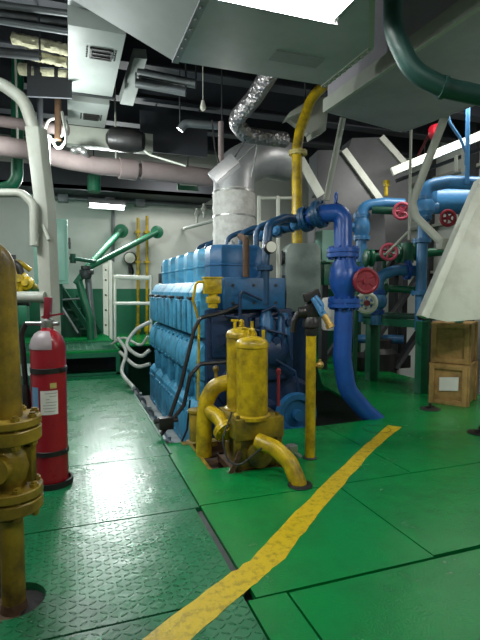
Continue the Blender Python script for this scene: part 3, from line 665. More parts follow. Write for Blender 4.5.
# green bin between column and extinguisher
bm = new(); a, b_ = P(32, 460, 3.9), P(36, 350, 3.9); box(bm, (-.48, 3.95, -.03), (-.30, 4.6, .55), .01)
tag(obj('green_locker', bm, 'green_dark'), 'dark green locker low behind the red extinguisher and the cream column', 'locker')
bm = new(); beam(bm, (-.39, 4.0, ZP), (-.39, 4.0, -.031), .08, .08, (1, 0, 0)); beam(bm, (-.39, 4.5, ZP), (-.39, 4.5, -.031), .08, .08, (1, 0, 0)); struct(obj('locker_post', bm, 'gap_black'))

# ================================================================== FAR LEFT WALL ITEMS
t = thing('electrical_cabinet', 'pale mint wall cabinet right of the cream column', 'cabinet')
lo, hi = P(52, 284, 7.4), P(68, 219, 7.4)
bm = new(); box(bm, (lo.x-.25, lo.y, lo.z), (hi.x-.01, lo.y+.22, hi.z), .012); obj('cabinet_body', bm, 'mint', t)
bm = new(); box(bm, (lo.x-.22, lo.y-.03, lo.z+.05), (hi.x-.05, lo.y-.003, hi.z-.05), .008); dr = obj('door', bm, 'mint', t)
bm = new(); c = P(69.5, 243, 7.3); cyl(bm, c, c+V((0, .12, 0)), .02, 8); beam(bm, c+V((0, 0, .08)), c+V((0, 0, -.09)), .03, .03, (1, 0, 0), .006); obj('lever', bm, 'black', t)
bm = new(); cyl(bm, (lo.x+.1, lo.y+.1, .35), (lo.x+.1, lo.y+.1, lo.z), .05, 10); obj('stand', bm, 'green_dark', t)

t = thing('green_pipe_frame', 'green pipes meeting at a valve in an inverted V before the far wall', 'pipe')
bm = new(); tube(bm, PP((121, 231, 9.0), (88, 267, 8.3), (76, 284, 8.2)), .058, .1, 14); lathe(bm, P(121, 231, 9.0), (.2, 1, .1), [(.09, 0), (.13, .02), (.13, .08), (.08, .1)], 20); obj('short_arm', bm, 'green', t)
bm = new(); tube(bm, PP((157, 232, 9.0), (88, 268, 8.15)), .05, .1, 14); lathe(bm, P(157, 232, 9.0), (.2, 1, .1), [(.08, 0), (.12, .02), (.12, .1), (.08, .12)], 20); obj('long_arm', bm, 'green', t)
bm = new(); tube(bm, PP((79, 282, 8.2), (84, 300, 8.2), (90, 318, 8.2), (91, 340, 8.2)), .062, .2, 14); obj('near_leg', bm, 'green', t)
bm = new(); tube(bm, PP((88, 278, 8.3), (91, 310, 8.3), (94, 338, 8.3)), .055, .2, 12); obj('rear_leg', bm, 'pipe_grey', t)
bm = new(); c = P(86, 272, 8.1); lathe(bm, c-V((0, 0, .12)), (0, 0, 1), [(.06, 0), (.09, .04), (.09, .1), (.06, .16), (.08, .17), (.08, .22)], 16); cyl(bm, c-RGT*.1, c+RGT*.12, .045, 10); obj('valve', bm, 'steel_dark', t)
bm = new(); cyl(bm, P(70, 258, 8.2), P(96, 262, 8.2), .035, 10); cyl(bm, P(73, 254, 8.2), P(73, 263, 8.2), .05, 10); obj('valve_handle', bm, 'green_dark', t)

t = thing('stair_flight', 'dark green sloping stair flight below the mint cabinet', 'stairs')
bm = new(); 
for s in (0, 1):
    o = FWD*(.5*s); beam(bm, P(58, 283, 8.6)+o, P(92, 334, 8.6)+o, .05, .09)
obj('stringer', bm, 'green_dark', t)
for k in range(5):
    a = P(61+k*6.5, 291+k*9.5, 8.65); bm = new(); box(bm, a-V((.12, .0, .015)), a+V((.12, .45, .015))); obj('tread', bm, 'green_dark', t)
bm = new(); tube(bm, PP((56, 298, 8.45), (78, 333, 8.45)), .022, 0, 8); tube(bm, PP((62, 300, 8.5), (80, 299, 8.5)), .02, 0, 8); obj('handrail', bm, 'pipe_grey', t)
bm = new(); prism(bm, [P(56, 340, 8.7), P(56, 300, 8.7), P(82, 338, 8.7)], (.0, .3, 0)); obj('side_plate', bm, 'green_dark', t)

t = thing('white_guard_rail', 'white guard rail with a broad upright post at the far end of the gangway', 'railing')
bm = new(); a, b_ = P(110, 262, 7.3), P(110, 343, 7.3); prism(bm, [P(102.5, 265, 7.3), P(108, 262, 7.3), P(108.5, 336, 7.3), P(103.5, 334, 7.3)], V((.03, .1, 0)), .004); prism(bm, [P(108.5, 260, 7.25), P(112, 261, 7.25), P(112.5, 340, 7.25), P(109.5, 338, 7.25)], V((.03, .1, 0)), .004); obj('broad_post', bm, 'white', t)
for q in (270, 280, 295, 310, 325): bm = new(); ball(bm, P(105.7, q, 7.29), .014, n=8); obj('bolt', bm, 'black', t)
bm = new(); tube(bm, PP((113, 277, 7.4), (150, 278, 7.4)), .034, 0, 10); obj('top_rail', bm, 'white', t)
bm = new(); tube(bm, PP((114, 303.5, 7.4), (152, 303.5, 7.4)), .026, 0, 10); obj('mid_rail', bm, 'white', t)
for q in (115, 151): bm = new(); tube(bm, PP((q, 275, 7.4), (q, 342, 7.4)), .022, 0, 10); obj('slim_post', bm, 'white', t)

t = thing('wall_gauge', 'round dial gauge on a bracket above the white guard rail', 'gauge')
c = P(130, 258, 9.3); bm = new(); lathe(bm, c, (-.25, -1, 0), [(.12, -.1), (.125, 0), (.115, .02), (.1, .02)], 24); obj('bezel', bm, 'black', t)
bm = new(); lathe(bm, c, (-.25, -1, 0), [(.1, .0), (.1, .022)], 24); obj('dial', bm, 'glass_dial', t)
bm = new(); tube(bm, PP((131, 265, 9.3), (134, 273, 9.4), (124, 282, 9.5), (120, 292, 9.55), (132, 294, 9.55), (136, 284, 9.5)), .018, .15, 8); box(bm, c+V((-.03, 0, -.3)), c+V((.03, .35, -.12))); obj('cable', bm, 'black', t)
for i, (q, y1) in enumerate(((138, 332), (147, 335))):
    t = thing('sounding_pipe', ('left' if i == 0 else 'right')+' one of two thin yellow pipes standing against the far wall', 'pipe', 'thin yellow pipes on the far wall')
    bm = new(); tube(bm, [onY(q, 218-2*i, 9.45), onY(q, 345, 9.45)], .028, 0, 10); obj('tube', bm, 'yellow', t)
    for yy in (232, 262): bm = new(); c = onY(q, yy, 9.45); box(bm, c+V((-.05, -.035, -.02)), c+V((.05, .15, .02))); obj('clip', bm, 'yellow', t)
    bm = new(); c = onY(q, 332, 9.45); lathe(bm, c, (0, 0, 1), [(.05, 0), (.06, .05), (.04, .15)], 10); obj('collar', bm, 'yellow', t)
bm = new(); c0, c1 = onY(40, 198, 9.4), onY(215, 212, 9.4)
tube(bm, [V((c0.x, 9.45, 2.87)), V((c1.x, 9.45, 2.87))], .04, 0, 10)
for q in (63, 110, 140): c = onY(q, 203, 9.45); box(bm, (c.x-.09, 9.38, 2.80), (c.x+.09, 9.6, 2.95), .01)
tag(obj('wall_conduit', bm, 'pipe_grey'), 'grey conduit running along the top of the far wall', 'conduit')
bm = new(); tube(bm, [onY(113, 210, 9.57), onY(113, 262, 9.57)], .03, 0, 8); tag(obj('cable_drop', bm, 'pipe_grey'), 'thin grey cable dropping down the far wall above the guard rail', 'cable')

def hang(o, *pts):      # rods that carry an overhead thing from the ceiling
    for p in pts:
        bm = new(); cyl(bm, p, V((p.x, p.y, ZC)), .009, 6); obj('hanger_rod', bm, 'steel_dark', o)
def fixture(name, label, a, b, w, hgt, mat='lamp_white', up=(0, 0, 1), tubes=2, hangers=None):
    a, b = V(a), V(b); d = (b-a).normalized(); s = d.cross(V(up)).normalized(); u = s.cross(d).normalized()
    if u.z < 0: u = -u
    t = thing(name, label, 'light')
    bm = new(); obox(bm, (a+b)/2+u*hgt*.35, (b-a)/2, s*w/2, u*hgt*.15, .006)
    for k in (-1, 1): obox(bm, (a+b)/2+s*k*w*.47+u*hgt*.05, (b-a)/2, s*w*.03, u*hgt*.42, 0)
    for e, sg in ((a, 1), (b, -1)): obox(bm, e+d*.012*sg+u*hgt*.05, d*.012, s*w/2, u*hgt*.3, 0)
    obj('housing', bm, 'sheet_metal', t)
    for k in range(tubes):
        o = s*((k-(tubes-1)/2)*w*.42); bm = new(); cyl(bm, a+o+d*.03, b+o-d*.03, w*.11, 12); obj('lamp_tube', bm, mat, t)
    if hangers:
        for e in (a.lerp(b, .15), a.lerp(b, .85)): bm = new(); cyl(bm, e+u*hgt*.5, V((e.x, e.y, hangers)), .008, 6); obj('hanger', bm, 'steel_dark', t)
    return t

def area(loc, target, sx, sy, power, col=(1, .98, .92)):
    ld = bpy.data.lights.new('lamp_or_fill_light', 'AREA'); ld.shape = 'RECTANGLE'; ld.size = sx; ld.size_y = sy; ld.energy = power; ld.color = col
    o = bpy.data.objects.new('lamp_or_fill_light', ld); COL.objects.link(o); o.location = loc
    o.rotation_euler = (V(target)-V(loc)).to_track_quat('-Z', 'Y').to_euler(); return o

# ================================================================== OVERHEAD
DZ = 2.60
# large duct above the engine end: flat underside, sloped left shoulder
t = thing('air_trunk', 'large grey air trunk overhead with a fluorescent light under it', 'duct')
bot = [(.636, 3.0), (1.66, 3.0), (1.66, 2.45), (1.34, 1.98), (1.30, .6), (.636, .6)]
bm = new(); prism(bm, [(x, y, DZ) for x, y in bot], (0, 0, 1.2)); obj('trunk_body', bm, 'duct', t)
bm = new(); prism(bm, [(.632, .6, DZ), (.632, .6, 3.8), (-.6, .6, 3.8), (-.6, .6, 3.08), (.0, .6, 2.87)], (0, 2.4, 0)); obj('sloped_side', bm, 'duct_green', t)
bm = new(); prism(bm, [(.62, .6, DZ-.012), (.66, .6, DZ-.012), (.66, 3.0, DZ-.012), (.62, 3.0, DZ-.012)], (0, 0, .012)); 
for k in range(22): cyl(bm, (.64, .7+k*.105, DZ-.02), (.64, .7+k*.105, DZ), .009, 6)
obj('corner_angle', bm, 'casing', t)
bm = new(); e = [V((1.66, 3.01, DZ)), V((1.66, 2.45, DZ)), V((1.34, 1.98, DZ)), V((1.30, .6, DZ))]
for a, b_ in zip(e, e[1:]): beam(bm, a+V((.012, 0, .02)), b_+V((.012, 0, .02)), .03, .06)
for k in range(9): c = e[0].lerp(e[1], (k+.5)/9); cyl(bm, c+V((.012, 0, -.022)), c+V((.012, 0, 0)), .009, 6)
obj('edge_flange', bm, 'cream', t)
c = onz(297, 60, DZ-.006); bm = new(); box(bm, c-V((.16, .06, 0)), c+V((.16, .06, .004))); obj('underside_plate', bm, 'casing', t)
fixture('fluorescent_light', 'fluorescent light under the large air trunk at the top of the photo', (.60, 1.93, 2.49), (1.21, 1.93, 2.49), .26, .14, 'lamp_bright', hangers=2.599)
# second casing to the right
t = thing('uptake_casing', 'grey plated casing overhead at the right with a flat underside', 'duct')
b2 = [(1.93, 3.4), (1.97, .4), (3.9, .4), (3.9, 2.2), (2.92, 2.82), (2.81, 3.61)]
bm = new(); prism(bm, [(x, y, DZ) for x, y in b2], (0, 0, 1.0)); obj('casing_body', bm, 'casing', t)
bm = new(); beam(bm, (1.915, 3.42, DZ+.035), (1.955, .4, DZ+.035), .03, .10); obj('lower_flange', bm, 'cream', t)
bm = new(); beam(bm, (1.92, 3.42, DZ+.03), (2.81, 3.63, DZ+.03), .03, .06); beam(bm, (2.83, 3.62, DZ+.03), (2.94, 2.83, DZ+.03), .03, .06); obj('far_flange', bm, 'casing', t)
# dark green pipe bending under it
bm = new(); tube(bm, PP((394, -325, 2.3), (393, 30, 2.3), (412, 72, 2.3), (445, 88, 2.3), (500, 100, 2.3)), .046, .24, 18); 
t = thing('overhead_green_pipe', 'dark teal green pipe curving under the overhead casing at the right', 'pipe'); obj('bend', bm, 'teal_dark', t); hang(t, P(393.5, 0, 2.3))
bm = new(); a = P(441, 87, 2.3); cyl(bm, a, a+(P(500, 100, 2.3)-a).normalized()*.02, .054, 20); obj('coupling', bm, 'teal_dark', t)
bm = new(); c = P(393, 30, 2.3); torus(bm, c+V((0, 0, .4)), (0, 0, 1), .05, .01); box(bm, c+V((0, 0, .38)), c+V((.1, .1, .42))); obj('pipe_clip', bm, 'steel_dark', t)

# yellow downpipe behind the grey tank
t = thing('yellow_downpipe', 'tall yellow pipe rising behind the engine to the air trunk', 'pipe')
bm = new(); tube(bm, PP((340, 70, 4.9), (312, 97, 5.0), (300, 130, 5.0), (297, 150, 5.0), (297, 252, 5.0)), .054, .3, 16); obj('pipe', bm, 'yellow', t)
bm = new(); flange(bm, P(298, 153, 5.0), (0, 0, 1), .095, .02, 8); obj('flange', bm, 'yellow_pale', t)

bm = new(); prism(bm, [P(286, 119, 5.15), P(290, 112, 5.15), P(312, 98, 5.15), P(310, 108, 5.15)], (.02, .15, 0)); prism(bm, [P(311, 133, 5.15), P(326, 125, 5.15), P(326, 130, 5.15), P(312, 138, 5.15)], (.02, .15, 0)); prism(bm, [P(288, 118, 5.3), P(312, 98, 5.3), P(330, 96, 5.3), P(326, 128, 5.3), P(308, 134, 5.3)], (.02, .1, 0))
hang(tag(obj('pipe_bracket', bm, 'cream'), 'cream angle bracket behind the top of the yellow downpipe', 'bracket'), P(305, 102, 5.32))
# exhaust uptake with white lagging
t = thing('exhaust_pipe', 'thick white lagged exhaust elbow rising from the blue engine', 'pipe')
DE = 6.05
bm = new(); rs = [.26, .27, .255, .27]; pts = PP((234, 250, DE), (234, 192, DE))
lathe(bm, pts[0], pts[1]-pts[0], [(.25, 0), (.27, .05), (.262, .12), (.272, .2), (.258, .28), (.268, .36), (.262, .44), (.274, .52), (.266, .60), (.272, .68), (.262, (pts[1]-pts[0]).length)], 26); obj('lagging', bm, 'lag_white', t)
bm = new(); tube(bm, PP((234, 196, DE), (234, 170, DE), (262, 156, DE+.15), (286, 162, DE+.45)), .258, .5, 24); obj('elbow', bm, 'sheet_metal', t)
bm = new(); 
for a, b_ in (((234, 219), (234, 217.5)), ((234, 195), (234, 193))): cyl(bm, P(*a, DE), P(*b_, DE), .272, 26)
obj('strap_band', bm, 'steel', t)
bm = new(); tube(bm, PP((251, 178, 5.6), (258, 143, 5.5)), .014, 0, 8); tube(bm, PP((236, 163, 5.6), (256, 143, 5.5)), .01, 0, 8); obj('stay_rod', bm, 'steel', t)
# foil wrapped pipe
t = thing('foil_wrapped_pipe', 'silver foil wrapped pipe bending below the air trunk', 'pipe')
bm = new(); tube(bm, PP((274, 66, 4.5), (254, 98, 4.9), (234, 121, 5.15), (246, 135, 5.3), (285, 140, 5.6)), .088, .16, 20); obj('lagging', bm, 'foil', t)
bm = new(); tube(bm, PP((221, 122, 5.2), (221, 168, 5.2)), .03, 0, 10); tag(obj('hanging_conduit', bm, 'lag_pink'), 'pale vertical conduit hanging left of the foil wrapped pipe', 'conduit')
# light under it
a, b_ = P(213, 180, 4.8), P(236, 160, 4.8)
fixture('hanging_light', 'small tilted fluorescent light hanging beside the white exhaust elbow', a, b_, .14, .10, 'lamp_white', up=-FWD+V((0, 0, .45)), tubes=1)
bm = new(); tube(bm, PP((222, 172, 4.85), (215, 150, 4.9), (212, 120, 4.9)), .008, .05, 6); tube(bm, PP((230, 165, 4.85), (245, 140, 4.6)), .008, .05, 6); tag(obj('lamp_cable', bm, 'black'), 'black cable feeding the tilted light beside the exhaust elbow', 'cable')

# pink lagged pipe across the back
t = thing('lagged_pipe', 'long dusty pink lagged pipe running overhead across the left half', 'pipe')
bm = new(); tube(bm, PP((-30, 141, 5.0), (28, 150, 5.3), (66, 160, 5.6), (100, 166, 5.8), (131, 168.5, 5.95)), .105, .3, 18); obj('lagging', bm, 'lag_pink', t)
bm = new(); tube(bm, PP((119, 168, 5.88), (136, 170, 5.98)), .125, 0, 18); obj('sleeve', bm, 'lag_pink', t)
bm = new(); tube(bm, PP((141, 170, 6.0), (212, 178, 6.35)), .115, 0, 18); tube(bm, PP((135, 170, 5.97), (142, 170.5, 6.01)), .08, 0, 14); obj('far_lagging', bm, 'lag_pink', t)
for q, d in ((18, 5.2), (116, 5.86)): bm = new(); c = P(q, 150 if q < 50 else 166, d); cyl(bm, c, V((c.x, c.y, ZC)), .012, 6); obj('hanger_rod', bm, 'cream', t)

# air supply duct with two grilles
sd = thing('supply_duct', 'pale grey ventilation duct with two square grilles under the dark ceiling', 'duct')
ZD = 3.2
bm = new(); box(bm, (.03, 3.98, ZD), (.46, 5.30, 3.6), .004); obj('near_section', bm, 'duct_pale', sd)
bm = new(); box(bm, (.02, 5.52, ZD), (.45, 6.30, 3.6), .004); obj('far_section', bm, 'duct_pale', sd)
bm = new(); box(bm, (.06, 5.30, ZD+.1), (.42, 5.52, 3.6)); box(bm, (.0, 5.27, ZD-.012), (.49, 5.32, ZD+.1)); obj('joint', bm, 'steel_dark', sd)
bm = new(); box(bm, (0, 6.32, ZD-.22), (1.05, 6.50, ZD+.0), .004); obj('end_tray', bm, 'cream', sd)
bm = new(); box(bm, (.03, 3.03, 3.3), (.46, 3.9, 3.6), .004); obj('rear_section', bm, 'duct_green', sd)
for (q, r) in (((101, 54), .085), ((91, 117), .08)):
    c = onz(*q, ZD-.006); bm = new()
    for k in range(3): box(bm, c+V((-r, -r+k*r*.8-.004, -.01)), c+V((r, -r+k*r*.8+.008, .004)))
    for s in (-1, 1): box(bm, c+V((s*r-.008, -r, -.012)), c+V((s*r+.008, r, .004))); box(bm, c+V((-r, s*r-.008, -.012)), c+V((r, s*r+.008, .004)))
    box(bm, c+V((-r, -r, -.001)), c+V((r, r, .004))); gr = obj('grille', bm, 'black', sd)
    for k in range(5):
        for s in (-1, 1): bm = new(); cyl(bm, c+V((s*(r+.03), -r+k*r*.5, -.004)), c+V((s*(r+.03), -r+k*r*.5, .004)), .008, 6); obj('screw', bm, 'steel_dark', gr)

# dark beams and pipes under the ceiling
for i, (y, z) in enumerate(((3.6, 3.66), (4.6, 3.66), (5.5, 3.66), (6.6, 3.72), (7.6, 3.72), (8.6, 3.72))):
    bm = new(); box(bm, (XL, y, z), (XR, y+.02, ZC)); box(bm, (XL, y-.09, z-.02), (XR, y+.11, z)); struct(obj('ceiling_beam', bm, 'ceiling_dark'))
bm = new(); box(bm, (XL, 8.85, 2.93), (2.6, 9.58, 3.0)); box(bm, (XL, 8.85, 2.93), (2.6, 8.9, 3.3)); struct(obj('dark_soffit', bm, 'ceiling_dark'))
runs = [
 ('dark_overhead_pipe', 'topmost dark pipe crossing the upper left corner', ((-20, 2, 4.0), (72, 14, 4.0), (84, 16, 4.05)), .028, 'pipe_grey'),
 ('dark_overhead_pipe', 'dark pipe just above the pale wool lagging at upper left', ((-20, 18, 4.0), (74, 33, 4.0)), .026, 'pipe_grey'),
 ('dark_overhead_pipe', 'dark pipe between the topmost pipe and the lagging at upper left', ((-20, 9, 4.3), (76, 23, 4.3)), .035, 'steel_dark'),
 ('dark_overhead_pipe', 'dark pipe running under the pale wool lagging at upper left', ((-20, 50, 4.2), (40, 56, 4.2)), .04, 'steel_dark'),
 ('red_brown_pipe', 'rust brown pipe above the bent cream rail', ((-20, 118, 5.2), (40, 127, 5.2), (68, 130, 5.2)), .06, 'lag_pink'),
 ('grey_overhead_pipe', 'upper of two blue grey pipes right of the ventilation duct', ((138, 72, 5.0), (196, 84, 5.0)), .045, 'pipe_grey'),
 ('grey_overhead_pipe', 'lower of two blue grey pipes right of the ventilation duct', ((136, 83, 5.0), (186, 92, 5.0)), .045, 'pipe_grey'),
 ('grey_overhead_pipe', 'bent grey pipe left of the foil wrapped pipe', ((180, 130, 5.4), (185, 123, 5.4), (222, 126, 5.5)), .045, 'pipe_grey'),
 ('white_stay_rod', 'thin white rod slanting below the ventilation duct', ((126, 136, 5.8), (150, 155, 5.6), (186, 166, 5.5)), .012, 'white'),
 ('grey_conduit', 'grey conduit hanging left of the ventilation duct', ((40, 95, 4.8), (40, 140, 4.8)), .03, 'steel_dark'),
 ('grey_conduit', 'grey conduit hanging just right of its twin beside the white hose loops', ((58, 100, 4.9), (58, 140, 4.9)), .035, 'rust'),
]
GR = {'dark_overhead_pipe': 'dark pipes under the ceiling at upper left', 'grey_overhead_pipe': 'blue grey pipes right of the ventilation duct', 'grey_conduit': 'grey conduits hanging by the ventilation duct'}
for nm, lb, pts, r, m in runs:
    o = tag(obj(nm, mk(tube, PP(*pts), r, .1, 10), m), lb, 'rod' if 'rod' in nm else 'pipe', GR.get(nm))
    hang(o, *[P(*q) for q in ((pts[0], pts[-1]) if 'brown' not in nm else (pts[0],))]) if r > .025 and 'conduit' not in nm else None
for lb, pts, r in (('upper of two pale wool lagged pipes at upper left', ((13, 38, 4.4), (40, 43, 4.4), (72, 51, 4.4)), .048), ('lower of two pale wool lagged pipes at upper left', ((24, 54, 4.5), (45, 58, 4.5), (68, 63, 4.5)), .042)):
    pts = PP(*pts); bm = new(); n = 16; s, u = frame(pts[-1]-pts[0]); rs = []
    for k in range(19):
        c = pts[0].lerp(pts[-1], k/18); rs.append([c+(s*math.cos(2*PI*j/n)+u*math.sin(2*PI*j/n))*r*random.uniform(.82, 1.18) for j in range(n)])
    rings(bm, rs); hang(tag(obj('wool_lagged_pipe', bm, 'lag_wool'), lb, 'pipe', 'pale wool lagged pipes at upper left'), pts[0].lerp(pts[-1], .1), pts[0].lerp(pts[-1], .9))
# dark bracket plate with three square holes
bm = new(); 
def pq(px, py): return P(px, py, 4.6)
xs = [27, 31, 35, 40, 54, 58, 68, 72]
for a, b_, y0, y1 in ((27, 72, 58, 66), (27, 72, 75, 96)): prism(bm, [pq(a, y0), pq(b_, y0+3), pq(b_, y1+2), pq(a, y1)], (0, .03, 0))
for a, b_ in ((27, 31), (34, 40), (54, 58), (68, 72)): prism(bm, [pq(a, 64), pq(b_, 65), pq(b_, 77), pq(a, 76)], (0, .03, 0))
tag(obj('bracket_plate', bm, 'ceiling_dark'), 'dark plate with three square holes under the wool lagging', 'bracket')
bm = new(); tube(bm, PP((20, 69, 4.9), (75, 74, 4.9)), .06, 0, 12); hang(tag(obj('wool_lagged_pipe', bm, 'lag_wool'), 'pale lagged pipe showing through the holes of the dark plate', 'pipe', 'pale wool lagged pipes at upper left'), P(22, 69, 4.9))
bm = new(); prism(bm, [P(134, 58, 4.9), P(147, 59, 4.9), P(133, 106, 5.2), P(120, 104, 5.2)], (0, .05, .12)); tag(obj('slanted_duct_plate', bm, 'duct_pale'), 'narrow grey plate right of the ventilation duct', 'plate')
bm = new(); lathe(bm, P(107, 138, 5.6), P(144, 142, 5.6)-P(107, 138, 5.6), [(.06, 0), (.13, .05), (.14, .3), (.1, .43)], 18); tag(obj('black_silencer', bm, 'black'), 'black cylinder below the ventilation duct', 'cylinder')
bm = new(); box(bm, P(140, 110, 6.5), P(215, 150, 6.5)+V((0, .4, 0))); c = P(178, 112, 6.6); hang(tag(obj('dark_overhead_box', bm, 'ceiling_dark'), 'dark box duct hanging above the pink lagged pipe', 'duct'), c+V((-.3, 0, 0)), c+V((.3, 0, 0)))
bm = new(); c = P(203, 106, 4.4); cyl(bm, c+V((0, 0, .03)), V((c.x, c.y, 3.6)), .004, 6); lathe(bm, c+V((0, 0, .05)), (0, 0, -1), [(.012, 0), (.02, .03), (.028, .06), (.02, .085), (.005, .095)], 12); tag(obj('pendant_bulb', bm, 'glass_dial'), 'small bare bulb hanging on a wire below the air trunk', 'light')
bm = new()
for pts in (((46, 134, 4.9), (55, 140, 4.9), (66, 130, 4.9), (64, 118, 4.9)), ((42, 140, 4.9), (48, 122, 4.9), (56, 118, 4.9)), ((50, 136, 4.8), (58, 148, 4.8), (66, 138, 4.8), (62, 112, 4.9))): tube(bm, spline(PP(*pts)), .014, 0, 8)
tag(obj('looped_hose', bm, 'hose_white'), 'loops of white hose beside the top of the cream column', 'hose')
bm = new()
for q in ((74, 150), (80, 149), (84, 152)): ball(bm, P(*q, 5.5), .045, n=8); cyl(bm, P(*q, 5.5), P(q[0]+3, q[1]+4, 5.6), .025, 6)
tag(obj('overhead_valve_cluster', bm, 'steel'), 'small grey valve cluster on top of the pink lagged pipe', 'valve')
for lb, q in (('green exit style plate under the far end of the pink lagged pipe', (188, 186, 7.6)),):
    c = P(*q); bm = new(); box(bm, c-V((.17, .02, .07)), c+V((.17, .02, .07)), .008); sg = tag(obj('green_sign', bm, 'green'), 'small green and white sign hanging before the far wall', 'sign')
    bm = new(); box(bm, c+V((-.14, -.03, .0)), c+V((.14, -.021, .05))); obj('sign_band', bm, 'white', sg)
    bm = new(); cyl(bm, c+V((0, 0, .07)), V((c.x, c.y, 3.3)), .01, 6); obj('sign_rod', bm, 'steel_dark', sg)
for lb, pts in (('green curved pipe left of the cream column, under the pink pipe', ((-5, 190, 6.0), (12, 186, 6.0), (17, 178, 6.0), (18, 38, 6.0))),): tag(obj('green_bent_pipe', mk(tube, [P(a, b, 5.72) for a, b, c in pts], .07, .15, 12), 'green'), lb, 'pipe')
bm = new(); tube(bm, PP((94, 176, 6.6), (94, 192, 6.6)), .09, 0, 12); hang(tag(obj('green_canister', bm, 'green'), 'small green canister under the pink lagged pipe', 'canister'), P(94, 177, 6.6))
# small valves on the wall pipe left of the exhaust
bm = new(); tube(bm, [onY(183, 229, 9.6), P(186, 228, 7.6), P(216, 220, 7.0)], .028, .05, 8)
for q, y in ((197, 213), (204, 208)): c = P(q, y+10, 7.4); cyl(bm, c, c+V((0, 0, .22)), .02, 8); lathe(bm, c+V((0, 0, .1)), (0, 0, 1), [(.03, 0), (.05, .03), (.02, .09)], 8)
tag(obj('sampling_pipe', bm, 'cream'), 'thin pale pipe with two small cocks left of the exhaust elbow', 'pipe')

# ceiling light over the gangway, behind the column, and the wall light
a = P(43, 140, 4.9); 
gwl = fixture('gangway_light', 'bright light partly hidden behind the cream column', P(42.5, 134, 4.9), P(43.5, 185, 4.9), .13, .08, 'lamp_cool', up=(-.3, 1, 0), tubes=1)
hang(gwl, P(42.5, 134, 4.9))
fixture('wall_light', 'long fluorescent light at the top of the far white wall', onY(88, 203, 9.25), onY(126, 206, 9.25), .16, .14, 'lamp_cool', up=(0, .6, 1), tubes=1)

# ================================================================== GREY TANK right of the engine
t = thing('header_tank', 'grey upright tank with rounded corners right of the engine top', 'tank')
DT = 4.75
bm = new(); prism(bm, [P(286, 312, DT), P(286, 250, DT), P(291, 243, DT), P(317, 243, DT), P(321, 248, DT), P(321, 312, DT)], V((.1, .36, 0)), .02); obj('tank_body', bm, 'grey_tank', t)
bm = new(); c = P(283, 258, DT+.1); cyl(bm, c, c+RGT*.06, .06, 12); cyl(bm, c-RGT*.02, c, .075, 12); obj('tank_port', bm, 'steel_dark', t); bm = new(); c = P(282, 280, DT+.1); cyl(bm, c, c+RGT*.06, .05, 12); obj('tank_port', bm, 'steel_dark', t)
bm = new(); box(bm, P(289, 430, DT+.1)-V((0, 0, .3)), P(318, 312, DT+.1)+V((0, .15, 0))); obj('pedestal', bm, 'engine_dark', t)
t = thing('control_box', 'pale green control box behind the blue elbow', 'box')
bm = new(); box(bm, P(322, 262, 5.0), P(335, 230, 5.0)+V((.02, .18, 0)), .01); obj('case', bm, 'mint', t)
bm = new(); box(bm, P(324, 285, 5.05), P(334, 264, 5.05)+V((.02, .1, 0)), .01); obj('lower_case', bm, 'green', t)
bm = new(); cyl(bm, P(329, 262, 5.1), P(318, 262, 4.95), .025, 10); obj('arm', bm, 'green_dark', t)
bm = new(); a = P(330, 330, 4.75); lathe(bm, a, (0, 0, 1), [(.07, 0), (.085, .02), (.085, .3), (.07, .32)], 16); tag(obj('pale_bucket', bm, 'lag_white'), 'pale round can behind the blue pipe and yellow standpipe', 'can')

# white pipe rail behind engine
t = thing('rear_rail', 'thin white pipe rail behind the engine right of the exhaust elbow', 'railing')
for q in (259, 278): bm = new(); tube(bm, PP((q, 196, 7.2), (q, 380, 7.2)), .03, 0, 8); obj('post', bm, 'white', t)
for y in (198, 222): bm = new(); tube(bm, PP((258, y, 7.2), (300, y, 7.2)), .022, 0, 8); obj('rail', bm, 'white', t)

# ================================================================== RIGHT BACK: sloped casing plates
for i, (poly, d, lb) in enumerate((([(316, 235), (318, 150), (344, 150), (384, 205), (386, 250), (316, 250)], 6.9, 'grey sloped plate casing just right of the yellow downpipe'), ([(348, 150), (352, 138), (381, 137), (407, 166), (412, 250), (350, 250)], 7.5, 'taller grey sloped plate casing behind the blue pipes'))):
    t = thing('sloped_casing', lb, 'casing', 'sloped casings behind the blue pipes')
    bm = new(); prism(bm, [P(*q, d) for q in poly], V((.08, .42, 0)), .005); obj('plate', bm, 'plate_grey', t)
    a, b_ = (poly[2], poly[3]); bm = new(); beam(bm, P(*a, d-.03), P(*b_, d-.03), .09, .05, FWD); obj('edge_strip', bm, 'white', t)
    bm = new(); 
    for q in (poly[0][0]+8, poly[-2][0]-8): beam(bm, P(q, 250, d+.3), P(q, 250, d+.3)*1+V((0, 0, -P(q, 250, d+.3).z)), .1, .1, (1, 0, 0))
    obj('support_leg', bm, 'steel_dark', t)
bm = new(); beam(bm, P(343, 118, 4.55), P(326, 200, 4.6), .055, .02, FWD); beam(bm, P(341, 118, 4.56), P(324, 200, 4.61), .012, .06, FWD); tag(obj('angle_hanger', bm, 'cream'), 'pale steel angle bar slanting down from the right overhead casing', 'bar')
bm = new(); beam(bm, P(294, 148, 6.4), P(321, 196, 6.4), .11, .05, FWD); tag(obj('slanted_strut', bm, 'white'), 'white slanted strut behind the yellow downpipe', 'strut')
bm = new(); beam(bm, P(270, 140, 6.6), P(296, 175, 6.6), .1, .1, FWD); tag(obj('dark_strut', bm, 'steel_dark'), 'dark strut slanting below the foil wrapped pipe', 'strut')
bm = new(); beam(bm, P(392, 172, 6.2), P(490, 132, 6.0), .08, .10); tag(obj('long_white_beam', bm, 'white'), 'long white beam slanting across the hull frames at right', 'beam')
bm = new(); beam(bm, P(396, 181, 6.4), P(490, 146, 6.2), .06, .04); tag(obj('thin_dark_beam', bm, 'steel_dark'), 'thin dark beam below the long white beam at right', 'beam')
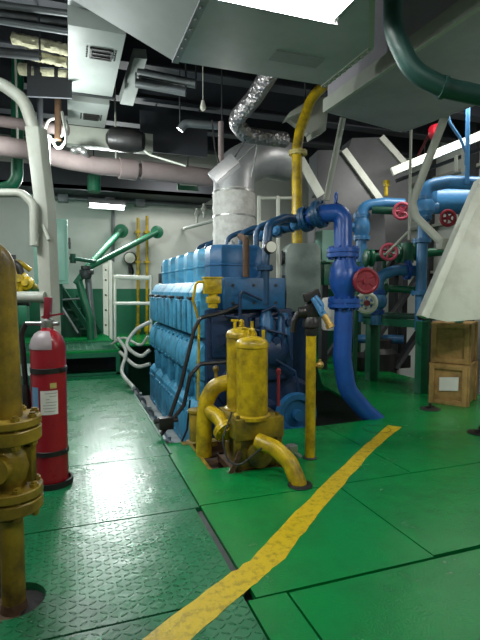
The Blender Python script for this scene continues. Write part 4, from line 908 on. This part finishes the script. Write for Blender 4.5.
bm = new(); c = P(432, 133, 6.2); lathe(bm, c, (.3, -1, 0), [(.09, 0), (.1, .03), (.1, .08), (.04, .1)], 14); beam(bm, c+V((0, .05, 0)), c+V((.6, 1.0, 0)), .03, .03); tag(obj('red_round_object', bm, 'red'), 'small round red object above the long white beam at right', 'bell')  # small red round form of unknown kind

# ------------------------------------------------------------------ right pipe group
t = thing('bent_blue_pipe', 'light blue pipe with elbow and valve, left of the other far right pipes', 'pipe')
bm = new(); tube(bm, PP((404, 204, 6.3), (384, 203, 6.3), (362, 206, 6.3), (361.5, 232, 6.3), (361, 322, 6.3)), .07, .14, 14); obj('pipe', bm, 'pipe_light', t)
for y in (216, 238): bm = new(); flange(bm, P(361.5, y, 6.3), (0, 0, 1), .11, .025, 8); obj('flange', bm, 'pipe_light', t)
bm = new(); lathe(bm, P(361.5, 237, 6.3), (0, 0, 1), [(.08, 0), (.11, .08), (.11, .17), (.08, .27)], 16); c = P(361.5, 227, 6.3); cyl(bm, c-RGT*.17, c, .06, 10); cyl(bm, c-RGT*.19, c-RGT*.16, .09, 10); obj('valve', bm, 'pipe_light', t)
bm = new(); tube(bm, PP((372, 210, 6.2), (402, 211, 6.1)), .05, 0, 12); obj('valve_stem', bm, 'green_dark', t)
bm = new(); wheel(bm, P(402, 211, 5.95), (-.55, -.8, 0), .115, .022, 5, .1); lathe(bm, P(402, 211, 5.96), (-.55, -.8, 0), [(.06, -.01), (.06, .012)], 14); obj('handwheel', bm, 'pink_wheel', t)
bm = new(); c = P(386, 196, 6.3); cyl(bm, c, P(386, 183, 6.3), .025, 8); box(bm, P(386, 185, 6.3)-V((.03, .03, .02)), P(386, 185, 6.3)+V((.03, .03, .06)), .006); obj('gauge_cock', bm, 'yellow', t)

t = thing('green_valve_pipe', 'green pipe with valves and a pink red handwheel crossing behind the blue pipes', 'pipe')
bm = new(); tube(bm, PP((366, 258, 6.0), (405, 255, 5.95), (446, 251, 5.9)), .055, .05, 12); obj('pipe', bm, 'green', t)
bm = new(); tube(bm, PP((384, 288, 6.0), (424, 291, 5.9)), .045, .05, 12); obj('pipe', bm, 'green', t)
bm = new(); tube(bm, PP((384, 258, 6.0), (384, 288, 6.0)), .03, 0, 10); obj('pipe', bm, 'green', t)
for q, y in ((401, 254), (414, 252), (369, 258)): bm = new(); c = P(q, y, 5.95); lathe(bm, c-RGT*.07, RGT, [(.06, 0), (.11, .02), (.11, .05), (.08, .07), (.11, .09), (.11, .12), (.06, .14)], 16); obj('flange', bm, 'green', t)
bm = new(); c = P(407, 253, 5.9); cyl(bm, c-V((0, 0, .12)), c+V((0, 0, .12)), .08, 14); obj('valve_body', bm, 'green', t)
bm = new(); c = P(384, 288, 5.98); lathe(bm, c-RGT*.05, RGT, [(.05, 0), (.1, .02), (.1, .07), (.05, .1)], 14); obj('flange', bm, 'green', t)
bm = new(); wheel(bm, P(389, 252, 5.72), (-.55, -.8, 0), .11, .02, 5, .22); obj('handwheel', bm, 'pink_wheel', t)

t = thing('blue_riser_pipe', 'light blue riser with flanges feeding the large blue cylinder at right', 'pipe')
D5 = 5.6
bm = new(); tube(bm, PP((424, 214, D5), (422, 250, D5), (420, 330, D5)), .062, .1, 14); tube(bm, PP((424, 200, D5), (427, 186, D5), (448, 182, D5), (490, 184, 5.4)), .075, .12, 14); obj('pipe', bm, 'pipe_light', t)
for y in (198, 218, 241, 293): bm = new(); flange(bm, P(423-(y-198)*.03, y, D5), (0, 0, 1), .105, .022, 8); obj('flange', bm, 'pipe_light', t)
bm = new(); lathe(bm, P(424, 217, D5), (0, 0, 1), [(.07, 0), (.12, .06), (.12, .15), (.07, .22)], 16); c = P(424, 208, D5); cyl(bm, c-RGT*.1, c+RGT*.15, .07, 10); obj('valve', bm, 'pipe_light', t)
bm = new(); wheel(bm, P(448, 218, 5.35), (-.3, -.95, 0), .10, .02, 5, .15); obj('handwheel', bm, 'red_wheel', t)
t = thing('blue_vessel', 'large blue horizontal cylinder at the right edge behind the cream slab', 'vessel')
bm = new(); a, b_ = P(434, 200, 6.25), P(510, 200, 6.0); lathe(bm, a, b_-a, [(.05, -.04), (.13, -.02), (.175, .02), (.18, .08), (.18, (b_-a).length)], 22); obj('shell', bm, 'pipe_light', t)
bm = new(); c = P(462, 214, 6.2); beam(bm, c, V((c.x, c.y, 0)), .08, .06, RGT); obj('stand', bm, 'green_dark', t)
t = thing('slim_blue_pipe', 'slim upright blue pipe with a bent branch at the upper right', 'pipe')
bm = new(); tube(bm, PP((468, 100, 5.4), (467, 184, 5.4)), .024, 0, 10); obj('upright', bm, 'pipe_light', t)
bm = new(); tube(bm, PP((446, 100, 5.4), (449, 122, 5.4), (460, 138, 5.4), (466, 152, 5.4), (466, 165, 5.4)), .017, .15, 8); obj('branch', bm, 'pipe_light', t)
bm = new(); box(bm, P(465, 172, 5.4), P(469, 150, 5.4)+V((0, .06, 0))); cyl(bm, P(456, 172, 5.4), P(456, 156, 5.4), .02, 8); obj('clamp', bm, 'cream', t)

t = thing('blue_branch_pipe', 'light blue branch pipe bending under the green pipe, with a white handwheel', 'pipe')
bm = new(); tube(bm, PP((420, 271, 5.8), (396, 270, 5.8), (379, 276, 5.8), (377, 300, 5.8), (376, 325, 5.8)), .065, .14, 14); obj('pipe', bm, 'pipe_light', t)
for q, a_, r_ in (((407.5, 270), RGT, .12), ((377, 292), (0, 0, 1), .1), ((376, 312), (0, 0, 1), .1)): bm = new(); flange(bm, P(*q, 5.8), a_, r_, .022, 8); obj('flange', bm, 'pipe_blue', t)
bm = new(); c = P(377, 301, 5.8); ball(bm, c, .12, n=14); cyl(bm, c, c-RGT*.12-FWD*.1, .06, 10); obj('valve', bm, 'pipe_light', t)
bm = new(); wc = P(366.5, 303, 5.6); wheel(bm, wc, (-.4, -.9, 0), .135, .03, 6, .12); hw = obj('handwheel', bm, 'white', t, 'white handwheel')
bm = new(); cyl(bm, wc-V((-.4, -.9, 0))*.0, wc+V((-.4, -.9, 0))*.05, .035, 10); obj('hub', bm, 'red_wheel', hw)
bm = new(); tube(bm, PP((358, 262, 5.9), (354, 389, 5.9)), .03, 0, 8); tag(obj('thin_green_pipe', bm, 'green'), 'thin green upright pipe behind the dark red handwheel', 'pipe')

for lb, a, b_ in (('dark slanted shadow band behind the white handwheel', (372, 345, 7.4), (424, 268, 7.8)), ('dark slanted shadow band right of the blue riser, under the cream slab', (392, 372, 7.2), (440, 300, 7.6)), ('farthest dark slanted shadow band, behind the dark red handwheel', (345, 330, 8.0), (392, 262, 8.2))):  # dark beams standing for shadow bands on the hull plating
    bm = new(); a, b_ = P(*a), P(*b_); d_ = (a-b_)/(a-b_).z; beam(bm, a-d_*a.z, b_, .05, .22, FWD); tag(obj('hull_shadow_band', bm, 'steel_dark'), lb, 'shadow band', 'dark slanted shadow bands at the right')
# cream handrail pipe and rod in front
t = thing('bent_handrail', 'cream bent handrail pipe in front of the right blue pipes', 'handrail')
bm = new(); tube(bm, PP((452, 98, 4.3), (412, 203, 4.6), (416, 217, 4.6), (444, 245, 4.5)), .038, .14, 12); obj('pipe', bm, 'cream', t)
bm = new(); c = P(444, 244, 4.5); box(bm, c-V((.05, .03, .05)), c+V((.03, .05, .05)), .006); obj('lug', bm, 'cream', t)
bm = new(); tube(bm, PP((413, 12, 5.2), (409, 240, 5.2)), .014, 0, 8); tube(bm, PP((408, 232, 5.3), (386, 254, 5.4)), .014, 0, 8); tag(obj('thin_rod', bm, 'cream'), 'thin pale rod hanging left of the bent handrail', 'rod')

# inclined cream slab (side of the stairs) at the right edge
t = thing('inclined_stringer', 'wide inclined cream steel slab at the right edge above the crates', 'stair')
d = 4.35
bm = new(); prism(bm, [P(482, 184, d), P(424, 317, d), P(448, 322, d), P(520, 316, d), P(560, 184, d)], V((.06, .06, 0)), .004); obj('slab', bm, 'white', t)
bm = new(); beam(bm, P(481, 181, d), P(422, 317, d), .07, .14, FWD, .004); obj('edge_flange', bm, 'white', t)
bm = new(); c = P(428, 312, d-.05); cyl(bm, c, c+FWD*.05, .03, 12); obj('bolt', bm, 'steel_dark', t)

# ------------------------------------------------------------------ green bench
t = thing('steel_bench', 'green steel bench frame with dark top under the right pipes', 'bench')
tz = .90
def leg(px, py, w=.11):
    c = onz(px, py); bm = new(); box(bm, c-V((w/2, w/2, 0)), c+V((w/2, w/2, tz-.06)), .006); obj('leg', bm, 'green', t); return c
c1 = leg(421, 393); c2 = leg(371, 380, .12); c3 = c2+V((c2.x, c2.y, 0)).normalized()*.42+V((.05, 0, 0)); c4 = c1+V((c1.x, c1.y, 0)).normalized()*.42
for c in (c3, c4): bm = new(); box(bm, c-V((.05, .05, 0)), c+V((.05, .05, tz-.06))); obj('leg', bm, 'green', t)
bm = new(); prism(bm, [(c2.x-.2, c2.y-.08, tz-.05), (c1.x+.1, c1.y-.08, tz-.05), (c4.x+.1, c4.y+.1, tz-.05), (c3.x-.2, c3.y+.1, tz-.05)], (0, 0, .05), .004); obj('top', bm, 'green_dark', t)
bm = new(); beam(bm, c2+V((-.15, -.05, tz-.1)), c1+V((.06, -.05, tz-.1)), .05, .09); beam(bm, c1+V((0, 0, tz-.1)), c4+V((0, 0, tz-.1)), .05, .09); obj('apron', bm, 'green', t)
bm = new(); lathe(bm, onz(392, 372)+V((.0, .3, .0)), (0, 0, 1), [(.25, 0), (.25, .25), (.18, .32), (.18, .45)], 18); box(bm, onz(392, 372)+V((-.4, .2, 0)), onz(392, 372)+V((.5, .8, .2)), .02); tag(obj('bilge_pump', bm, 'black'), 'black pump on the floor under the green bench', 'pump')
bm = new(); tube(bm, [onz(376, 368)+V((0, .5, .4)), onz(400, 370)+V((0, .5, .42)), onz(414, 372)+V((.2, .5, .42))], .07, .1, 12); tag(obj('pale_pipe', bm, 'pipe_light'), 'pale blue pipe lying across under the green bench', 'pipe')

# wooden crates
def crate(poly0, z0, z1, label, paper):
    # poly0: near-left, near-right floor corners
    t = thing('wooden_crate', label, 'crate', 'stacked wooden crates')
    a, b_ = poly0; d = (b_-a); d.z = 0; w = d.length; d.normalize(); n = V((-d.y, d.x, 0)); dep = .45; h = z1-z0
    u = V((0, 0, 1)); o = V((a.x, a.y, z0))
    bm = new(); obox(bm, o+d*w/2+n*dep/2+u*h/2, d*(w/2-.006), n*(dep/2-.006), u*(h/2-.004), .004); obj('planks', bm, 'wood', t)
    s = .05
    for q in (s/2, w-s/2): bm = new(); obox(bm, o+d*q-n*.008+u*h/2, d*s/2, n*.014, u*h/2, .003); obj('batten', bm, 'wood', t)
    for q in (s/2, h-s/2): bm = new(); obox(bm, o+d*w/2-n*.006+u*q, d*(w/2-s), n*.012, u*s/2, .003); obj('batten', bm, 'wood', t)
    for q in (s/2, dep-s/2): bm = new(); obox(bm, o+d*(w+.005)+n*q+u*h/2, d*.012, n*s/2, u*h/2, .003); obj('batten', bm, 'wood', t)
    bm = new(); obox(bm, o+d*w/2+n*dep/2+u*(h-.006), d*(w/2+.008), n*(dep/2+.008), u*.012, .002); obj('lid', bm, 'wood', t)
    if paper: bm = new(); obox(bm, o+d*w*.52-n*.008+u*h*.52, d*w*.25+u*.01, n*.002, u*h*.17); obj('label_sheet', bm, 'paper', t, 'torn white paper label')
    return t
ca, cb_ = onz(429, 402), onz(467, 407)
crate((ca, cb_), 0.0, .42, 'wooden crate with a torn paper label, lower of the two crates', True)
crate((ca+V((.02, .01, 0)), cb_+V((.03, .02, 0))), .434, .85, 'plain wooden crate stacked on top of the labelled crate', False)
ct = P(445, 317, 4.95)
tp = V((ca.x+.15, ca.y+.22, .862))
bm = new(); tube(bm, [tp+V((-.12, 0, .03)), tp+V((0, .02, .05)), tp+V((.12, 0, .03))], .028, .05, 10); ball(bm, tp+V((.1, 0, .03)), .03); cyl(bm, tp+V((-.05, 0, 0)), tp+V((-.05, 0, .06)), .025, 10); tag(obj('black_hand_tool', bm, 'black'), 'black hand tool lying on the upper crate', 'tool')
tp = V((cb_.x-.02, cb_.y+.12, .86)); bm = new(); lathe(bm, tp, (0, 0, 1), [(.035, 0), (.045, .005), (.048, .06), (.044, .07), (.03, .075)], 16); tag(obj('green_jar', bm, 'cup_green'), 'small mint green jar standing on the upper crate', 'jar')

# ------------------------------------------------------------------ hoses and pipes in the pit left of the engine
bm_list = (
 ('white hose looping beside the far end of the engine', ((150, 322, 6.4), (136, 330, 6.3), (127, 345, 6.2), (140, 356, 6.1), (150, 350, 6.1)), .03),
 ('white hose hanging in the pit beside the gangway edge', ((118, 338, 6.6), (126, 352, 6.3), (122, 372, 6.0), (134, 388, 5.6)), .028),
 ('lowest white hose in the pit beside the gangway', ((120, 352, 6.4), (136, 366, 6.1), (150, 364, 6.0)), .03),
 ('thin white hose crossing above the other pit hoses', ((112, 344, 6.8), (124, 338, 6.6), (140, 345, 6.3), (148, 336, 6.2)), .022),
)
for lb, pts, r in bm_list: tag(obj('pit_hose', mk(tube, spline(PP(*pts)), r*.8, 0, 10), 'hose_white'), lb, 'hose', 'white hoses in the pit')
t = thing('pit_pipework', 'grimy steel pipework lying in the pit left of the engine', 'pipe')
for k, (x, z, r) in enumerate(((.74, -.18, .045), (.84, -.26, .04), (.78, -.42, .06))):
    bm = new(); tube(bm, [(x, 3.85, z), (x, 7.4, z)], r, 0, 12)
    for j in range(5): flange(bm, (x, 4.1+j*.65+.2*k, z), (0, 1, 0), r*1.7, .025, 6)
    obj('pipe', bm, ('steel', 'pipe_grey', 'steel_dark')[k], t)
for k in range(8):
    bm = new(); y = 3.95+k*.42; box(bm, (.70, y, -.36+.02*(k % 2)), (.95, y+.09, -.30+.02*(k % 2)), .008); beam(bm, (.82, y+.04, -.32), (.82, y+.04, ZP), .04, .04, (1, 0, 0)); obj('cross_bracket', bm, 'steel', t)

bm = new(); box(bm, (1.9, 3.78, -.6), (2.7, 4.2, -.35), .02)
for k in range(5): tube(bm, [(1.95+k*.14, 3.82, -.32), (2.0+k*.14, 4.0, -.22+.03*(k % 2)), (2.1+k*.12, 4.3, -.3)], .03, .08, 8)
beam(bm, (2.0, 3.9, ZP), (2.0, 3.9, -.6), .1, .1, (1, 0, 0)); beam(bm, (2.6, 3.9, ZP), (2.6, 3.9, -.6), .1, .1, (1, 0, 0))
tag(obj('pit_manifold', bm, 'black'), 'black pipe manifold down in the pit between engine and blue pipe', 'pipe')

# ================================================================== LIGHT
# unseen lamps added to light the near faces, behind the camera and out of frame
fixture('added_ceiling_light', 'added unseen fluorescent ceiling light over the plates behind the camera, left', (-.6, -1.0, 2.95), (.6, -1.0, 2.95), .26, .14, hangers=ZC)
fixture('added_gangway_light', 'added unseen fluorescent ceiling light over the gangway beside the extinguisher', (-1.3, 2.5, 2.95), (-1.3, 3.7, 2.95), .26, .14, hangers=ZC)  # unseen lamp added so the engine's left panels get light
area((-1.3, 3.1, 2.88), (.9, 4.6, .4), 1.2, .2, 45, (.95, 1, .98))
fixture('added_casing_light', 'added unseen fluorescent light under the right overhead casing, beyond the right edge', (2.9, 1.0, 2.49), (3.7, 1.0, 2.49), .26, .14, hangers=2.599)  # unseen lamp added to lighten the slab, crates and right floor
area((3.3, 1.0, 2.42), (3.2, 3.8, .6), .8, .2, 26)
area((0, -1.0, 2.88), (.6, 2.5, .6), 1.2, .2, 18)
def point(loc, r, power, col=(1, .98, .92)):
    ld = bpy.data.lights.new('lamp_or_fill_light', 'POINT'); ld.shadow_soft_size = r; ld.energy = power; ld.color = col
    o = bpy.data.objects.new('lamp_or_fill_light', ld); COL.objects.link(o); o.location = loc
point(P(43, 158, 4.75)+V((.08, -.04, 0)), .09, 62, (.93, 1, .97))
wl = onY(107, 207, 9.1); area(wl+V((0, -.06, -.06)), (.3, 4.0, .0), .8, .14, 75, (.95, 1, .98))
hl = P(224, 174, 4.6); point(hl+V((0, -.06, -.08)), .06, 6)
# lights without fixtures, added to brighten the right, rear and left bays
for loc, tgt, p in (((4.3, 4.3, 3.5), (5.0, 5.6, .8), 36), ((1.9, 8.2, 3.15), (1.9, 9.2, 1.2), 14), ((-1.6, 6.6, 2.8), (-1.2, 7.4, 1.0), 10)):
    area(loc, tgt, .9, .2, p)
w = bpy.data.worlds.new('world'); scn.world = w; w.use_nodes = True
w.node_tree.nodes['Background'].inputs[0].default_value = (.5, .6, .6, 1); w.node_tree.nodes['Background'].inputs[1].default_value = .05

settle()
vs = scn.view_settings; vs.view_transform = 'Standard'; vs.look = 'None'; vs.exposure = 0.4; vs.gamma = 1.0; vs.use_curve_mapping = False
